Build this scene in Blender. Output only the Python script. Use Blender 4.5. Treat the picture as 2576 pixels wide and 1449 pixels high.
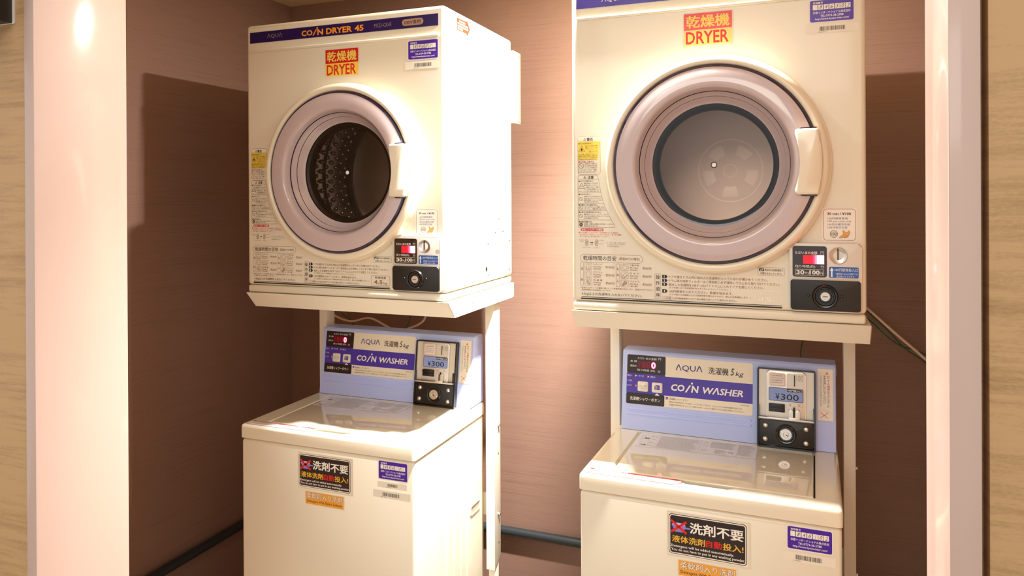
import bpy, bmesh, math, random
from mathutils import Vector, Matrix
for _o in list(bpy.data.objects):
    bpy.data.objects.remove(_o, do_unlink=True)
SC = bpy.context.scene
COL = SC.collection
random.seed(7)
Z0 = 1.15                     # height of the dryers' undersides above the floor

# ------------------------------------------------------------------ camera
F_PX, CY_PX = 1857.9, 497.83
YAW, PITCH, ROLL = 0.3707, -0.0020, -0.0049
cam_d = bpy.data.cameras.new('camera')
cam = bpy.data.objects.new('camera', cam_d)
COL.objects.link(cam)
cam_d.sensor_fit = 'HORIZONTAL'
cam_d.sensor_width = 36.0
cam_d.lens = 36.0 * F_PX / 2576.0
cam_d.shift_y = -(1449 / 2.0 - CY_PX) / 2576.0
cam_d.clip_start = 0.02
_f = Vector((-math.sin(YAW), math.cos(YAW), 0)); _r = Vector((math.cos(YAW), math.sin(YAW), 0)); _u = Vector((0, 0, 1))
_f2 = _f * math.cos(PITCH) + _u * math.sin(PITCH); _u2 = _u * math.cos(PITCH) - _f * math.sin(PITCH)
_r3 = _r * math.cos(ROLL) + _u2 * math.sin(ROLL); _u3 = _u2 * math.cos(ROLL) - _r * math.sin(ROLL)
_m = Matrix((_r3, _u3, -_f2)).transposed().to_4x4()
_m.translation = Vector((1.3163, -1.5167, 0.2410 + Z0))
cam.matrix_world = _m
SC.camera = cam

# ------------------------------------------------------------------ light
SC.view_settings.view_transform = 'Standard'
SC.view_settings.look = 'None'
SC.view_settings.gamma = 1.0
SC.view_settings.use_curve_mapping = False
SC.view_settings.exposure = 0.0
world = bpy.data.worlds.new('world'); SC.world = world
world.use_nodes = True
world.node_tree.nodes['Background'].inputs[0].default_value = (1.0, 0.985, 0.955, 1)
world.node_tree.nodes['Background'].inputs[1].default_value = 0.95
try:
    SC.cycles.use_denoising = True
    SC.cycles.max_bounces = 8
    SC.cycles.diffuse_bounces = 4
    SC.cycles.transparent_max_bounces = 12
    SC.cycles.sample_clamp_indirect = 6.0
    SC.cycles.caustics_reflective = False
    SC.cycles.caustics_refractive = False
except Exception:
    pass

def area_light(name, loc, target, sx, sy, power, color, shape='RECTANGLE'):
    d = bpy.data.lights.new(name, 'AREA')
    d.shape = shape; d.size = sx
    if shape == 'RECTANGLE': d.size_y = sy
    d.energy = power; d.color = color
    o = bpy.data.objects.new(name, d); COL.objects.link(o)
    o.location = loc
    o.rotation_euler = (Vector(target) - Vector(loc)).to_track_quat('-Z', 'Y').to_euler()
    return o
area_light('alcove_downlight', (0.905, -0.0120, Z0 + 0.905), (0.905, -0.0120, 0), 0.050, 0.050, 30, (1.0, 0.965, 0.92), 'DISK')
_d = bpy.data.lights.new('alcove_downlight_beam', 'SPOT'); _d.energy = 350; _d.color = (1.0, 0.985, 0.965); _d.spot_size = math.radians(114); _d.spot_blend = 1.0; _d.shadow_soft_size = 0.025
_o = bpy.data.objects.new('alcove_downlight_beam', _d); COL.objects.link(_o); _o.location = (0.905, -0.0120, Z0 + 0.905)
area_light('hall_fill_light', (0.9, -3.4, 2.30), (0.75, 0.0, 1.0), 1.6, 0.6, 15, (1.0, 0.955, 0.88))  # unseen soft fill added behind the camera to brighten the recess under the trays
area_light('hall_downlight', (0.95, -1.45, 2.33), (0.95, -1.45, 0), 0.14, 0.14, 3, (1.0, 0.90, 0.76), 'DISK')

# ------------------------------------------------------------------ materials
def lin(h):
    h = h.lstrip('#'); out = []
    for i in (0, 2, 4):
        c = int(h[i:i + 2], 16) / 255.0
        out.append(c / 12.92 if c <= 0.04045 else ((c + 0.055) / 1.055) ** 2.4)
    return tuple(out) + (1.0,)
MATS = {}
def mat(name, col='#808080', rough=0.5, metal=0.0, coat=0.0, emit=None, es=0.0, spec=0.5, noise=0.0, nscale=40, bump=0.0):
    if name in MATS: return MATS[name]
    m = bpy.data.materials.new(name); m.use_nodes = True
    nt = m.node_tree; b = nt.nodes['Principled BSDF']
    b.inputs['Base Color'].default_value = lin(col)
    b.inputs['Roughness'].default_value = rough
    b.inputs['Metallic'].default_value = metal
    b.inputs['Coat Weight'].default_value = coat
    b.inputs['Coat Roughness'].default_value = 0.06
    b.inputs['Specular IOR Level'].default_value = spec
    if emit:
        b.inputs['Emission Color'].default_value = lin(emit); b.inputs['Emission Strength'].default_value = es
    if noise or bump:
        tc = nt.nodes.new('ShaderNodeTexCoord'); nz = nt.nodes.new('ShaderNodeTexNoise')
        nz.inputs['Scale'].default_value = nscale; nz.inputs['Detail'].default_value = 3
        nt.links.new(tc.outputs['Object'], nz.inputs['Vector'])
        if noise:
            mx = nt.nodes.new('ShaderNodeMix'); mx.data_type = 'RGBA'
            c = lin(col)
            mx.inputs[6].default_value = tuple(x * (1 - noise) for x in c[:3]) + (1,)
            mx.inputs[7].default_value = tuple(min(1, x * (1 + noise)) for x in c[:3]) + (1,)
            nt.links.new(nz.outputs['Fac'], mx.inputs[0]); nt.links.new(mx.outputs[2], b.inputs['Base Color'])
        if bump:
            bp = nt.nodes.new('ShaderNodeBump'); bp.inputs['Strength'].default_value = bump; bp.inputs['Distance'].default_value = 0.001
            nt.links.new(nz.outputs['Fac'], bp.inputs['Height']); nt.links.new(bp.outputs[0], b.inputs['Normal'])
    MATS[name] = m
    return m
def grain(name, dark, light, zs, hs, rough, bump=0.15, coarse=0.0):
    """woven / wood-grain wallpaper with fine horizontal threads, in object space"""
    m = bpy.data.materials.new(name); m.use_nodes = True
    nt = m.node_tree; N = nt.nodes; L = nt.links; b = N['Principled BSDF']
    tc = N.new('ShaderNodeTexCoord')
    def noise(sx, sz, detail, rgh=0.6):
        mp = N.new('ShaderNodeMapping'); mp.inputs['Scale'].default_value = (sx, sx, sz)
        nz = N.new('ShaderNodeTexNoise'); nz.inputs['Scale'].default_value = 1.0; nz.inputs['Detail'].default_value = detail; nz.inputs['Roughness'].default_value = rgh
        L.new(tc.outputs['Object'], mp.inputs[0]); L.new(mp.outputs[0], nz.inputs['Vector']); return nz
    n1 = noise(hs, zs, 5, 0.75); n2 = noise(hs * 0.5, zs * (0.3 if coarse else 0.12), 3); n3 = noise(220, 420, 1)
    a1 = N.new('ShaderNodeMath'); a1.operation = 'MULTIPLY_ADD'; a1.inputs[1].default_value = 0.95
    L.new(n1.outputs['Fac'], a1.inputs[0])
    a2 = N.new('ShaderNodeMath'); a2.operation = 'MULTIPLY_ADD'; a2.inputs[1].default_value = 0.18 + coarse
    L.new(n2.outputs['Fac'], a2.inputs[0])
    a3 = N.new('ShaderNodeMath'); a3.operation = 'MULTIPLY'; a3.inputs[1].default_value = 0.2
    L.new(n3.outputs['Fac'], a3.inputs[0]); L.new(a3.outputs[0], a2.inputs[2]); L.new(a2.outputs[0], a1.inputs[2])
    cr = N.new('ShaderNodeValToRGB')
    cr.color_ramp.elements[0].position = 0.27 + coarse * 0.2; cr.color_ramp.elements[0].color = lin(dark)
    cr.color_ramp.elements[1].position = 0.67 + coarse * 0.6; cr.color_ramp.elements[1].color = lin(light)
    L.new(a1.outputs[0], cr.inputs[0]); L.new(cr.outputs[0], b.inputs['Base Color'])
    b.inputs['Roughness'].default_value = rough; b.inputs['Specular IOR Level'].default_value = 0.35
    bp = N.new('ShaderNodeBump'); bp.inputs['Strength'].default_value = bump; bp.inputs['Distance'].default_value = 0.001
    L.new(a1.outputs[0], bp.inputs['Height']); L.new(bp.outputs[0], b.inputs['Normal'])
    MATS[name] = m
    return m
def clear_mat(name, tint, tint_f, gl):
    m = bpy.data.materials.new(name); m.use_nodes = True
    nt = m.node_tree; N = nt.nodes; L = nt.links
    for n in list(N):
        if n.type == 'BSDF_PRINCIPLED': N.remove(n)
    out = [n for n in N if n.type == 'OUTPUT_MATERIAL'][0]
    t = N.new('ShaderNodeBsdfTransparent'); t.inputs[0].default_value = lin(tint)
    g = N.new('ShaderNodeBsdfGlossy'); g.inputs['Roughness'].default_value = 0.02
    fr = N.new('ShaderNodeFresnel'); fr.inputs[0].default_value = 1.5
    mm = N.new('ShaderNodeMath'); mm.operation = 'MULTIPLY'; mm.inputs[1].default_value = gl
    mx = N.new('ShaderNodeMixShader')
    L.new(fr.outputs[0], mm.inputs[0]); L.new(mm.outputs[0], mx.inputs[0]); L.new(t.outputs[0], mx.inputs[1]); L.new(g.outputs[0], mx.inputs[2]); L.new(mx.outputs[0], out.inputs[0])
    MATS[name] = m
    return m

CREAM = mat('cream_enamel', '#EBE2CC', 0.32, coat=0.25)
CREAMP = mat('cream_plastic', '#F0E6CE', 0.16, coat=0.6)
RINGP = mat('cream_door_plastic', '#EFE2C8', 0.22, coat=0.5)
STANDM = mat('cream_stand_paint', '#F1E9D7', 0.38)
MAUVE = mat('mauve_plastic', '#C9B6B5', 0.14, coat=0.8)
MAUVED = mat('purple_rim_plastic', '#2A1B3C', 0.08, coat=1.0)
GLASS = clear_mat('door_glass', '#E6DCDC', 0, 1.3)
ACRYL = clear_mat('clear_acrylic', '#F4F2EE', 0, 1.4)
RUBBER = mat('black_rubber', '#0C0908', 0.38)
DRUMM = mat('drum_steel', '#F4EAE2', 0.24, metal=0.92)
PLATEM = mat('drum_back_steel', '#CDBAA3', 0.34, metal=0.97)
SILVER = mat('brushed_silver', '#E2DACF', 0.32, metal=0.55)
SILVERP = mat('silver_paint', '#DDD4C6', 0.4, metal=0.25)
CHROME = mat('chrome', '#DAD4CC', 0.28, metal=0.9)
BLACKP = mat('black_gloss_metal', '#14110E', 0.20, coat=0.4)
BLACKT = mat('black_textured_metal', '#1E1A16', 0.34, bump=0.25, nscale=900)
BLUEH = mat('periwinkle_metal', '#BCCAFC', 0.30, coat=0.3)
PIPEM = mat('dark_grey_pipe', '#2C3032', 0.35)
BEIGEC = mat('beige_cord', '#FBDCC4', 0.45)
GREENC = mat('green_wire', '#0A5A38', 0.4)
JAMBM = mat('pinkish_cream_steel', '#C2A597', 0.6, coat=0.5)
JAMBM.node_tree.nodes['Principled BSDF'].inputs['Coat Roughness'].default_value = 0.12
CEILM = mat('ceiling_paper', '#E6D2A8', 0.8)
FLOORM = mat('floor_vinyl', '#94826C', 0.5, noise=0.1, nscale=25)
WALLM = grain('brown_thread_wallpaper', '#6B4E3D', '#937363', 420.0, 3.0, 0.42, 0.05)
HALLM = grain('tan_wood_wallpaper', '#7E5A37', '#BE976A', 70.0, 5.0, 0.5, 0.2, 0.25)
DARKBOX = mat('dark_box_paint', '#1B1713', 0.35)
def ink(h, rough=0.45, **k): return mat('ink_' + h.strip('#').lower(), h, rough, **k)
LEDR = mat('red_led_glow', '#3A0008', 0.3, emit='#FF1030', es=1.6)
LEDD = mat('dim_led_segments', '#400008', 0.3, emit='#C00020', es=0.35)
LEDW = mat('bright_led_digit', '#400008', 0.3, emit='#FF5066', es=9.0)
LEDB = mat('small_red_lamp', '#7A1515', 0.3)

# ------------------------------------------------------------------ geometry helpers
class Frame:
    def __init__(s, o, u, v, n, k=1.0, c=(0, 0)):
        s.o, s.u, s.v, s.n, s.k, s.c = Vector(o), Vector(u), Vector(v), Vector(n), k, c
    def p(s, u, v, d=0.0):
        u = s.c[0] + (u - s.c[0]) * s.k; v = s.c[1] + (v - s.c[1]) * s.k
        return s.o + s.u * u + s.v * v + s.n * d
FRONT = Frame((0, 0, 0), (1, 0, 0), (0, 0, 1), (0, -1, 0))
_GL = {}
def glyphs(s, bold, shear):
    key = (s, bold, shear)
    if key not in _GL:
        cu = bpy.data.curves.new('t', 'FONT'); cu.body = s; cu.fill_mode = 'FRONT'; cu.resolution_u = 2
        cu.offset = bold; cu.shear = shear
        ob = bpy.data.objects.new('t', cu); COL.objects.link(ob)
        me = bpy.data.meshes.new_from_object(ob)
        vs = [(v.co.x, v.co.y) for v in me.vertices]; fs = [tuple(p.vertices) for p in me.polygons]
        bpy.data.objects.remove(ob); bpy.data.curves.remove(cu); bpy.data.meshes.remove(me)
        if not vs: vs = [(0, 0), (1, 0), (1, 1)]; fs = []
        _GL[key] = (vs, fs, min(a for a, _ in vs), max(a for a, _ in vs), min(b for _, b in vs), max(b for _, b in vs))
    return _GL[key]
def rr_pts(u0, v0, u1, v1, r, n=5):
    r = min(r, abs(u1 - u0) / 2, abs(v1 - v0) / 2)
    if r <= 0: return [(u0, v0), (u1, v0), (u1, v1), (u0, v1)]
    out = []
    for cx, cy, a0 in ((u1 - r, v0 + r, -90), (u1 - r, v1 - r, 0), (u0 + r, v1 - r, 90), (u0 + r, v0 + r, 180)):
        for i in range(n + 1):
            a = math.radians(a0 + 90 * i / n); out.append((cx + r * math.cos(a), cy + r * math.sin(a)))
    return out
def smooth_path(pts, n=6):
    P = [Vector(p) for p in pts]; P = [P[0] * 2 - P[1]] + P + [P[-1] * 2 - P[-2]]; out = []
    for i in range(1, len(P) - 2):
        a, b, c, d = P[i - 1:i + 3]
        for j in range(n):
            t = j / n
            out.append(0.5 * ((2 * b) + (c - a) * t + (2 * a - 5 * b + 4 * c - d) * t * t + (3 * b - a - 3 * c + d) * t ** 3))
    out.append(P[-2]); return out

class MB:
    STEP = 0.00014
    def __init__(s, fr=FRONT, base=0.0004):
        s.v, s.f, s.m, s.mats, s.fr, s.base = [], [], [], [], fr, base
    def mi(s, m):
        if m not in s.mats: s.mats.append(m)
        return s.mats.index(m)
    def add(s, vs, fs, m):
        o = len(s.v); s.v += [tuple(p) for p in vs]; k = s.mi(m)
        for f in fs: s.f.append(tuple(i + o for i in f)); s.m.append(k)
    def bm(s, b, m):
        b.verts.index_update()
        s.add([v.co.copy() for v in b.verts], [[v.index for v in f.verts] for f in b.faces], m); b.free()
    # solids
    def rbox(s, x0, x1, y0, y1, z0, z1, m, r=0.0, seg=2):
        b = bmesh.new(); bmesh.ops.create_cube(b, size=1.0)
        for v in b.verts: v.co = Vector((x0 + (v.co.x + .5) * (x1 - x0), y0 + (v.co.y + .5) * (y1 - y0), z0 + (v.co.z + .5) * (z1 - z0)))
        if r > 0: bmesh.ops.bevel(b, geom=list(b.edges), offset=r, segments=seg, profile=0.5, affect='EDGES')
        s.bm(b, m)
    def prism(s, pts, d0, d1, m, r=0.0, seg=2, fr=None):
        """2-D outline in the frame, from depth d0 to d1 along the normal; r rounds the d1 rim"""
        fr = fr or s.fr; b = bmesh.new()
        lo = [b.verts.new(fr.p(u, v, d0)) for u, v in pts]; hi = [b.verts.new(fr.p(u, v, d1)) for u, v in pts]
        n = len(pts); top = b.faces.new(hi); b.faces.new(lo[::-1])
        for i in range(n): b.faces.new((lo[i], lo[(i + 1) % n], hi[(i + 1) % n], hi[i]))
        if r > 0: bmesh.ops.bevel(b, geom=list(top.edges), offset=r, segments=seg, profile=0.5, affect='EDGES')
        bmesh.ops.recalc_face_normals(b, faces=b.faces); s.bm(b, m)
    def lathe(s, c, prof, m, n=72, fr=None, a0=0.0, a1=360.0, cap0=False, cap1=False):
        fr = fr or s.fr; full = abs(a1 - a0) >= 359.9; cnt = n if full else n + 1; vs = []
        for r, h in prof:
            for i in range(cnt):
                a = math.radians(a0 + (a1 - a0) * i / n); vs.append(fr.p(c[0] + r * math.cos(a), c[1] + r * math.sin(a), h))
        fs = []
        for j in range(len(prof) - 1):
            for i in range(n):
                k = (i + 1) % cnt; fs.append((j * cnt + i, j * cnt + k, (j + 1) * cnt + k, (j + 1) * cnt + i))
        if cap0: fs.append(tuple(range(cnt))[::-1])
        if cap1: fs.append(tuple((len(prof) - 1) * cnt + i for i in range(cnt)))
        s.add(vs, fs, m)
    def tube(s, pts, r, m, n=10, sm=6):
        P = smooth_path(pts, sm) if sm else [Vector(p) for p in pts]; vs, fs = [], []; up = Vector((0, 0, 1))
        for i, p in enumerate(P):
            t = (P[min(i + 1, len(P) - 1)] - P[max(i - 1, 0)]).normalized()
            a = t.cross(up if abs(t.z) < 0.95 else Vector((1, 0, 0))).normalized(); b = t.cross(a).normalized()
            for k in range(n):
                q = 2 * math.pi * k / n; vs.append(p + a * (r * math.cos(q)) + b * (r * math.sin(q)))
        for i in range(len(P) - 1):
            for k in range(n): fs.append((i * n + k, i * n + (k + 1) % n, (i + 1) * n + (k + 1) % n, (i + 1) * n + k))
        fs.append(tuple(range(n))[::-1]); fs.append(tuple((len(P) - 1) * n + k for k in range(n)))
        s.add(vs, fs, m)
    def dome(s, u, v, d, r, h, m, n=18):
        s.lathe((u, v), [(r, d), (r * .97, d + h * .35), (r * .8, d + h * .7), (r * .5, d + h * .93), (r * .12, d + h)], m, n, cap1=True)
    # flat print, L = layer
    def d(s, L): return s.base + s.STEP * L
    def poly(s, pts, m, L=1): s.add([s.fr.p(u, v, s.d(L)) for u, v in pts], [tuple(range(len(pts)))], m)
    def rect(s, u0, v0, u1, v1, m, L=1, r=0.0): s.poly(rr_pts(min(u0, u1), min(v0, v1), max(u0, u1), max(v0, v1), r), m, L)
    def band(s, outer, inner, m, L):
        n = len(outer)
        s.add([s.fr.p(u, v, s.d(L)) for u, v in outer + inner], [(i, (i + 1) % n, n + (i + 1) % n, n + i) for i in range(n)], m)
    def box(s, u0, v0, u1, v1, m, L=1, r=0.0, t=0.0004):
        a0, a1, b0, b1 = min(u0, u1), max(u0, u1), min(v0, v1), max(v0, v1)
        rr = max(r, 1e-5); s.band(rr_pts(a0, b0, a1, b1, rr), rr_pts(a0 + t, b0 + t, a1 - t, b1 - t, max(rr - t, 1e-6)), m, L)
    def circ(s, u, v, r, m, L=1, n=24, e=1.0): s.poly([(u + r * math.cos(2 * math.pi * i / n), v + e * r * math.sin(2 * math.pi * i / n)) for i in range(n)], m, L)
    def ring(s, u, v, r0, r1, m, L=1, n=28, e=1.0):
        f = lambda r: [(u + r * math.cos(2 * math.pi * i / n), v + e * r * math.sin(2 * math.pi * i / n)) for i in range(n)]
        s.band(f(r1), f(r0), m, L)
    def line(s, pts, w, m, L=1):
        for (a, b), (c, e) in zip(pts, pts[1:]):
            dx, dy = c - a, e - b; l = math.hypot(dx, dy) or 1; nx, ny = -dy / l * w / 2, dx / l * w / 2
            s.poly([(a - nx, b - ny), (c - nx, e - ny), (c + nx, e + ny), (a + nx, b + ny)], m, L)
    def text(s, t, u0, u1, v0, v1, m, L=2, bold=0.0, shear=0.0):
        if bold > 0 and any(ord(ch) > 0x2E00 or ch == 'Λ' for ch in t):
            e = (v1 - v0) * min(bold, .03) * 1.1
            for i, (du, dv) in enumerate(((-e, -e * .6), (e, -e * .6), (-e, e * .6), (e, e * .6), (0, 0))):
                s.text(t, u0 + e + du, None if u1 is None else u1 - e + du, v0 + e * .6 + dv, v1 - e * .6 + dv, m, L + .05 * i, 0, shear)
            return
        vs, fs, a0, a1, b0, b1 = glyphs(t, bold, shear)
        sv = (v1 - v0) / max(b1 - b0, 1e-6)
        su = sv if u1 is None else (u1 - u0) / max(a1 - a0, 1e-6)
        s.add([s.fr.p(u0 + (x - a0) * su, v0 + (y - b0) * sv, s.d(L)) for x, y in vs], fs, m)
    def tl(s, t, u0, u1, vc, h, m, L=2, bold=0.0, shear=0.0): s.text(t, u0, u1, vc - h / 2, vc + h / 2, m, L, bold, shear)
    def vtext(s, t, uc, v_top, v_bot, w, m, L=2, bold=0.0):
        n = len(t); st = (v_top - v_bot) / n
        for i, ch in enumerate(t):
            if ch == ' ': continue
            vc = v_top - (i + .5) * st
            if ch == 'ー': s.rect(uc - w * .07, vc - st * .36, uc + w * .07, vc + st * .36, m, L); continue
            k = 0.6 if ch in 'っゃゅょ' else 1.0
            hh = min(st * .43, w * .54)
            s.text(ch, uc - w / 2 * k, uc + w / 2 * k, vc - hh * k, vc + hh * k, m, L, bold)
    def dashes(s, u0, u1, v, h, m, L=2, fill=0.8, lo=0.0012, hi=0.006):
        u = u0
        while u < u1 - lo:
            w = min(random.uniform(lo, hi), u1 - u)
            s.rect(u, v - h / 2, u + w, v + h / 2, m, L); u += w + random.uniform(.0004, .0014) / fill
    def bars(s, u0, u1, v0, v1, m, L=2, seed=1):
        rnd = random.Random(seed); u = u0; k = (u1 - u0) / 46.0
        while u < u1 - k * .5:
            w = rnd.choice((1, 1, 2)) * k * .62; s.rect(u, v0, min(u + w, u1), v1, m, L); u += w + rnd.choice((1, 1, 2)) * k * .62
    def build(s, name, parent=None, angle=35, loc=None):
        me = bpy.data.meshes.new(name); me.from_pydata(s.v, [], s.f)
        for m in s.mats: me.materials.append(m)
        me.polygons.foreach_set('material_index', s.m); me.polygons.foreach_set('use_smooth', [True] * len(s.f))
        me.update(); me.set_sharp_from_angle(angle=math.radians(angle))
        o = bpy.data.objects.new(name, me); COL.objects.link(o)
        if loc is not None: o.location = loc
        if parent: o.parent = parent
        return o
def tag(o, label, cat, group=None, kind=None):
    if label: o['label'] = label
    if cat: o['category'] = cat
    if group: o['group'] = group
    if kind: o['kind'] = kind
    return o
def empty(name, loc=(0, 0, 0), rz=0.0):
    o = bpy.data.objects.new(name, None); COL.objects.link(o); o.location = loc; o.rotation_euler = (0, 0, rz); o.empty_display_size = 0.05
    return o
def copy_tree(o, parent=None):
    c = o.copy(); COL.objects.link(c)
    if parent: c.parent = parent
    for ch in list(o.children): copy_tree(ch, c)
    return c
def ring_fill(mb, rect, hole, y_of, m):
    """flat sheet between a rectangle and a closed loop inside it (both in 3-D mapped by y_of(u,v))"""
    u0, v0, u1, v1 = rect; cu = sum(p[0] for p in hole) / len(hole); cv = sum(p[1] for p in hole) / len(hole)
    def out(p):
        dx, dy = p[0] - cu, p[1] - cv; t = 1e9
        if dx > 1e-9: t = min(t, (u1 - cu) / dx)
        if dx < -1e-9: t = min(t, (u0 - cu) / dx)
        if dy > 1e-9: t = min(t, (v1 - cv) / dy)
        if dy < -1e-9: t = min(t, (v0 - cv) / dy)
        return (cu + dx * t, cv + dy * t)
    O = [out(p) for p in hole]; n = len(hole); vs = [y_of(*p) for p in O + list(hole)]; fs = []
    for i in range(n):
        j = (i + 1) % n; a, b = O[i], O[j]; corner = None
        on = lambda p: (abs(p[0] - u0) < 1e-7, abs(p[0] - u1) < 1e-7, abs(p[1] - v0) < 1e-7, abs(p[1] - v1) < 1e-7)
        if not any(x and y for x, y in zip(on(a), on(b))):
            corner = (u0 if (on(a)[0] or on(b)[0]) else u1, v0 if (on(a)[2] or on(b)[2]) else v1)
        if corner: vs.append(y_of(*corner)); fs.append((i, len(vs) - 1, j, n + j, n + i))
        else: fs.append((i, j, n + j, n + i))
    mb.add(vs, fs, m)

# ------------------------------------------------------------------ room
def slab(name, b, m, r=0.0):
    mb = MB(); mb.rbox(b[0], b[1], b[2], b[3], b[4], b[5], m, r); return tag(mb.build(name), None, None, kind='structure')
H_ALC = Z0 + 0.917
slab('floor', (-2.2, 3.4, -3.6, 0.74, -0.06, 0.0), FLOORM)
Y_HALL, Y_IN = -0.7167, -0.566
slab('ceiling', (-0.46, 1.80, Y_IN, 0.74, H_ALC, H_ALC + 0.08), CEILM)
slab('wall_left', (-0.462, -0.362, Y_IN, 0.64, 0.0, H_ALC), WALLM)
slab('wall_back', (-0.462, 1.80, 0.64, 0.74, 0.0, H_ALC), WALLM)
slab('wall_right', (1.70, 1.80, Y_IN, 0.64, 0.0, H_ALC), WALLM)
slab('wall_front', (-2.2, 0.1902, Y_HALL + .003, Y_IN, 0.0, 2.35), HALLM)
mb = MB()
mb.rbox(1.4815, 3.4, Y_HALL + .004, Y_IN, 0.0, 2.35, HALLM); mb.rbox(1.465, 1.483, Y_HALL + .030, Y_IN, 0.0, 2.35, HALLM)
tag(mb.build('wall_hall'), None, None, kind='structure')
slab('wall_header', (0.1902, 1.4815, Y_HALL + .006, Y_IN, 2.04, 2.35), HALLM)
for nm, pr in (('trim_1', (0.1912, 0.2129, -0.7190, -0.549)), ('trim_2', (1.4474, 1.4744, -0.7190, -0.583))):
    slab(nm, pr + (0.0, 2.04), JAMBM, 0.0018)
tag(slab('trim_3', (0.2129, 1.4474, -0.7190, -0.56, 2.02, 2.06), JAMBM, 0.0018), None, None, kind='structure')

# ------------------------------------------------------------------ coin dryer
DW, DH, DD = 0.5639, 0.68, 0.4211
DC = (0.2905, 0.301)                      # door centre on the front
BROWN = ink('#8A6244'); DKBROWN = ink('#3A2418'); BLACK = ink('#15100E'); WHITE = ink('#F7F2E6'); RED = ink('#C8202A'); REDB = ink('#E03A22')
PURPLE = ink('#231052', 0.25); VIOLET = ink('#4A1AA6', 0.3); YEL = ink('#F3CB55'); ORANGE = ink('#F59A16'); PAPER = ink('#F4EBDA')
def make_dryer():
    root = empty('coin_dryer', (0, 0, Z0))
    # cabinet -------------------------------------------------
    b = bmesh.new(); bmesh.ops.create_cube(b, size=1.0)
    for v in b.verts: v.co = Vector(((v.co.x + .5) * DW, (v.co.y + .5) * DD, 0.019 + (v.co.z + .5) * (DH - 0.019)))
    bmesh.ops.bevel(b, geom=list(b.edges), offset=0.0085, segments=4, profile=0.5, affect='EDGES')
    fr = max((f for f in b.faces if f.normal.y < -0.99), key=lambda f: f.calc_area())
    us = [v.co.x for v in fr.verts]; vs_ = [v.co.z for v in fr.verts]; rect = (min(us), min(vs_), max(us), max(vs_))
    bmesh.ops.delete(b, geom=[fr], context='FACES_ONLY')
    mb = MB(); mb.bm(b, CREAM)
    hole = [(DC[0] + .200 * math.cos(2 * math.pi * i / 96), DC[1] + .200 * math.sin(2 * math.pi * i / 96)) for i in range(96)]
    ring_fill(mb, rect, hole, lambda u, v: (u, 0, v), CREAM)
    mb.build('cabinet', root)
    mb = MB(); mb.rbox(0.0015, DW - 0.0015, -0.0012, DD - 0.002, 0.0005, 0.0188, CREAM, 0.0055, 3); mb.build('base_skirt', root)
    # raised trim bar
    mb = MB(); mb.rbox(0.0130, 0.5492, -0.0045, 0.001, 0.6088, 0.6160, CREAM, 0.003, 3); mb.build('raised_trim', root)
    # title band ----------------------------------------------
    mb = MB(base=0.0010); mb.prism(rr_pts(0.0123, 0.6338, 0.5477, 0.6612, 0.001), 0.0, 0.0011, PURPLE)
    g = ink('#8C7A70'); mb.base = 0.0011
    mb.text('ΛQUΛ', 0.0664, 0.1128, 0.6418, 0.6535, g)
    mb.text('CO', 0.1708, 0.2035, 0.6390, 0.6530, ORANGE, bold=.035)
    mb.poly([(0.2035, 0.6385), (0.2072, 0.6385), (0.2165, 0.6527), (0.2128, 0.6527)], ORANGE, 2); mb.circ(0.2175, 0.6560, 0.0023, ORANGE, 2)
    mb.text('N DRYER', 0.2178, 0.3175, 0.6385, 0.6530, ORANGE, bold=.035)
    mb.text('45', 0.3244, 0.3496, 0.6385, 0.6530, ORANGE, bold=.035)
    mb.text('MCD-CK45', 0.3789, 0.4255, 0.6425, 0.6515, g)
    mb.rect(0.4539, 0.6395, 0.5100, 0.6548, ink('#B08A62'), 2, r=.008); mb.text('100V専用', 0.4600, 0.5030, 0.6418, 0.6525, PURPLE, 3, bold=.01)
    mb.build('title_band', root)
    # door ------------------------------------------------------
    mb = MB()
    mb.lathe(DC, [(.2165, 0.0003), (.2160, .006), (.2130, .019), (.2090, .0275), (.2040, .0315), (.1985, .0312), (.1952, .0285), (.1936, .022), (.1936, .004)], RINGP, 128)
    door = mb.build('door', root, 50)
    mb = MB()
    mb.lathe(DC, [(.1930, .014), (.1930, .0275), (.1915, .0300), (.1880, .0312)], MAUVED, 128)
    mb.lathe(DC, [(.1880, .0312), (.1840, .0322), (.1720, .0338), (.1600, .0346), (.1545, .0343), (.1510, .0325), (.1485, .0290), (.1455, .0225), (.1435, .0180)], MAUVE, 128)
    mb.lathe(DC, [(.1435, .0180), (.1425, .0150)], MAUVED, 128)
    mb.lathe(DC, [(.1425, .0150), (.1390, .0085), (.1350, .0030)], MAUVE, 128)
    mb.lathe(DC, [(.1350, .0030), (.1346, .0012)], MAUVED, 128)
    mb.lathe(DC, [(.1346, .0012), (.1300, -.0050), (.1255, -.0120), (.1225, -.0150)], MAUVE, 128)
    hp = [(.436, .3655), (.479, .3655), (.479, .238), (.438, .238), (.4345, .2415), (.4350, .2470), (.4395, .2600), (.4437, .2800), (.4452, .3000), (.4437, .3200), (.4395, .3430), (.4345, .3560), (.4330, .3620)]
    mb.prism(hp[::-1], .0300, .0338, MAUVED, .001)
    mb.build('window_cover', door, 40)
    mb = MB(); mb.lathe(DC, [(.1225, -.0150), (.112, -.0165), (.06, -.0165), (.002, -.0165)], GLASS, 72, cap1=True); mb.build('window_glass', door)
    mb = MB(); mb.dome(DC[0], DC[1], -.0164, .0050, .0015, WHITE); mb.lathe(DC, [(.0062, -.0162), (.0052, -.0150), (.0048, -.0155)], RUBBER, 24); mb.build('window_plug', door)
    mb = MB(); mb.lathe(DC, [(.1228, -.0148), (.1210, -.0180), (.1150, -.0200), (.1120, -.0240), (.1108, -.0400), (.1250, -.0460), (.1500, -.0460)], RUBBER, 96); mb.build('door_gasket', door)
    mb = MB()
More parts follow.
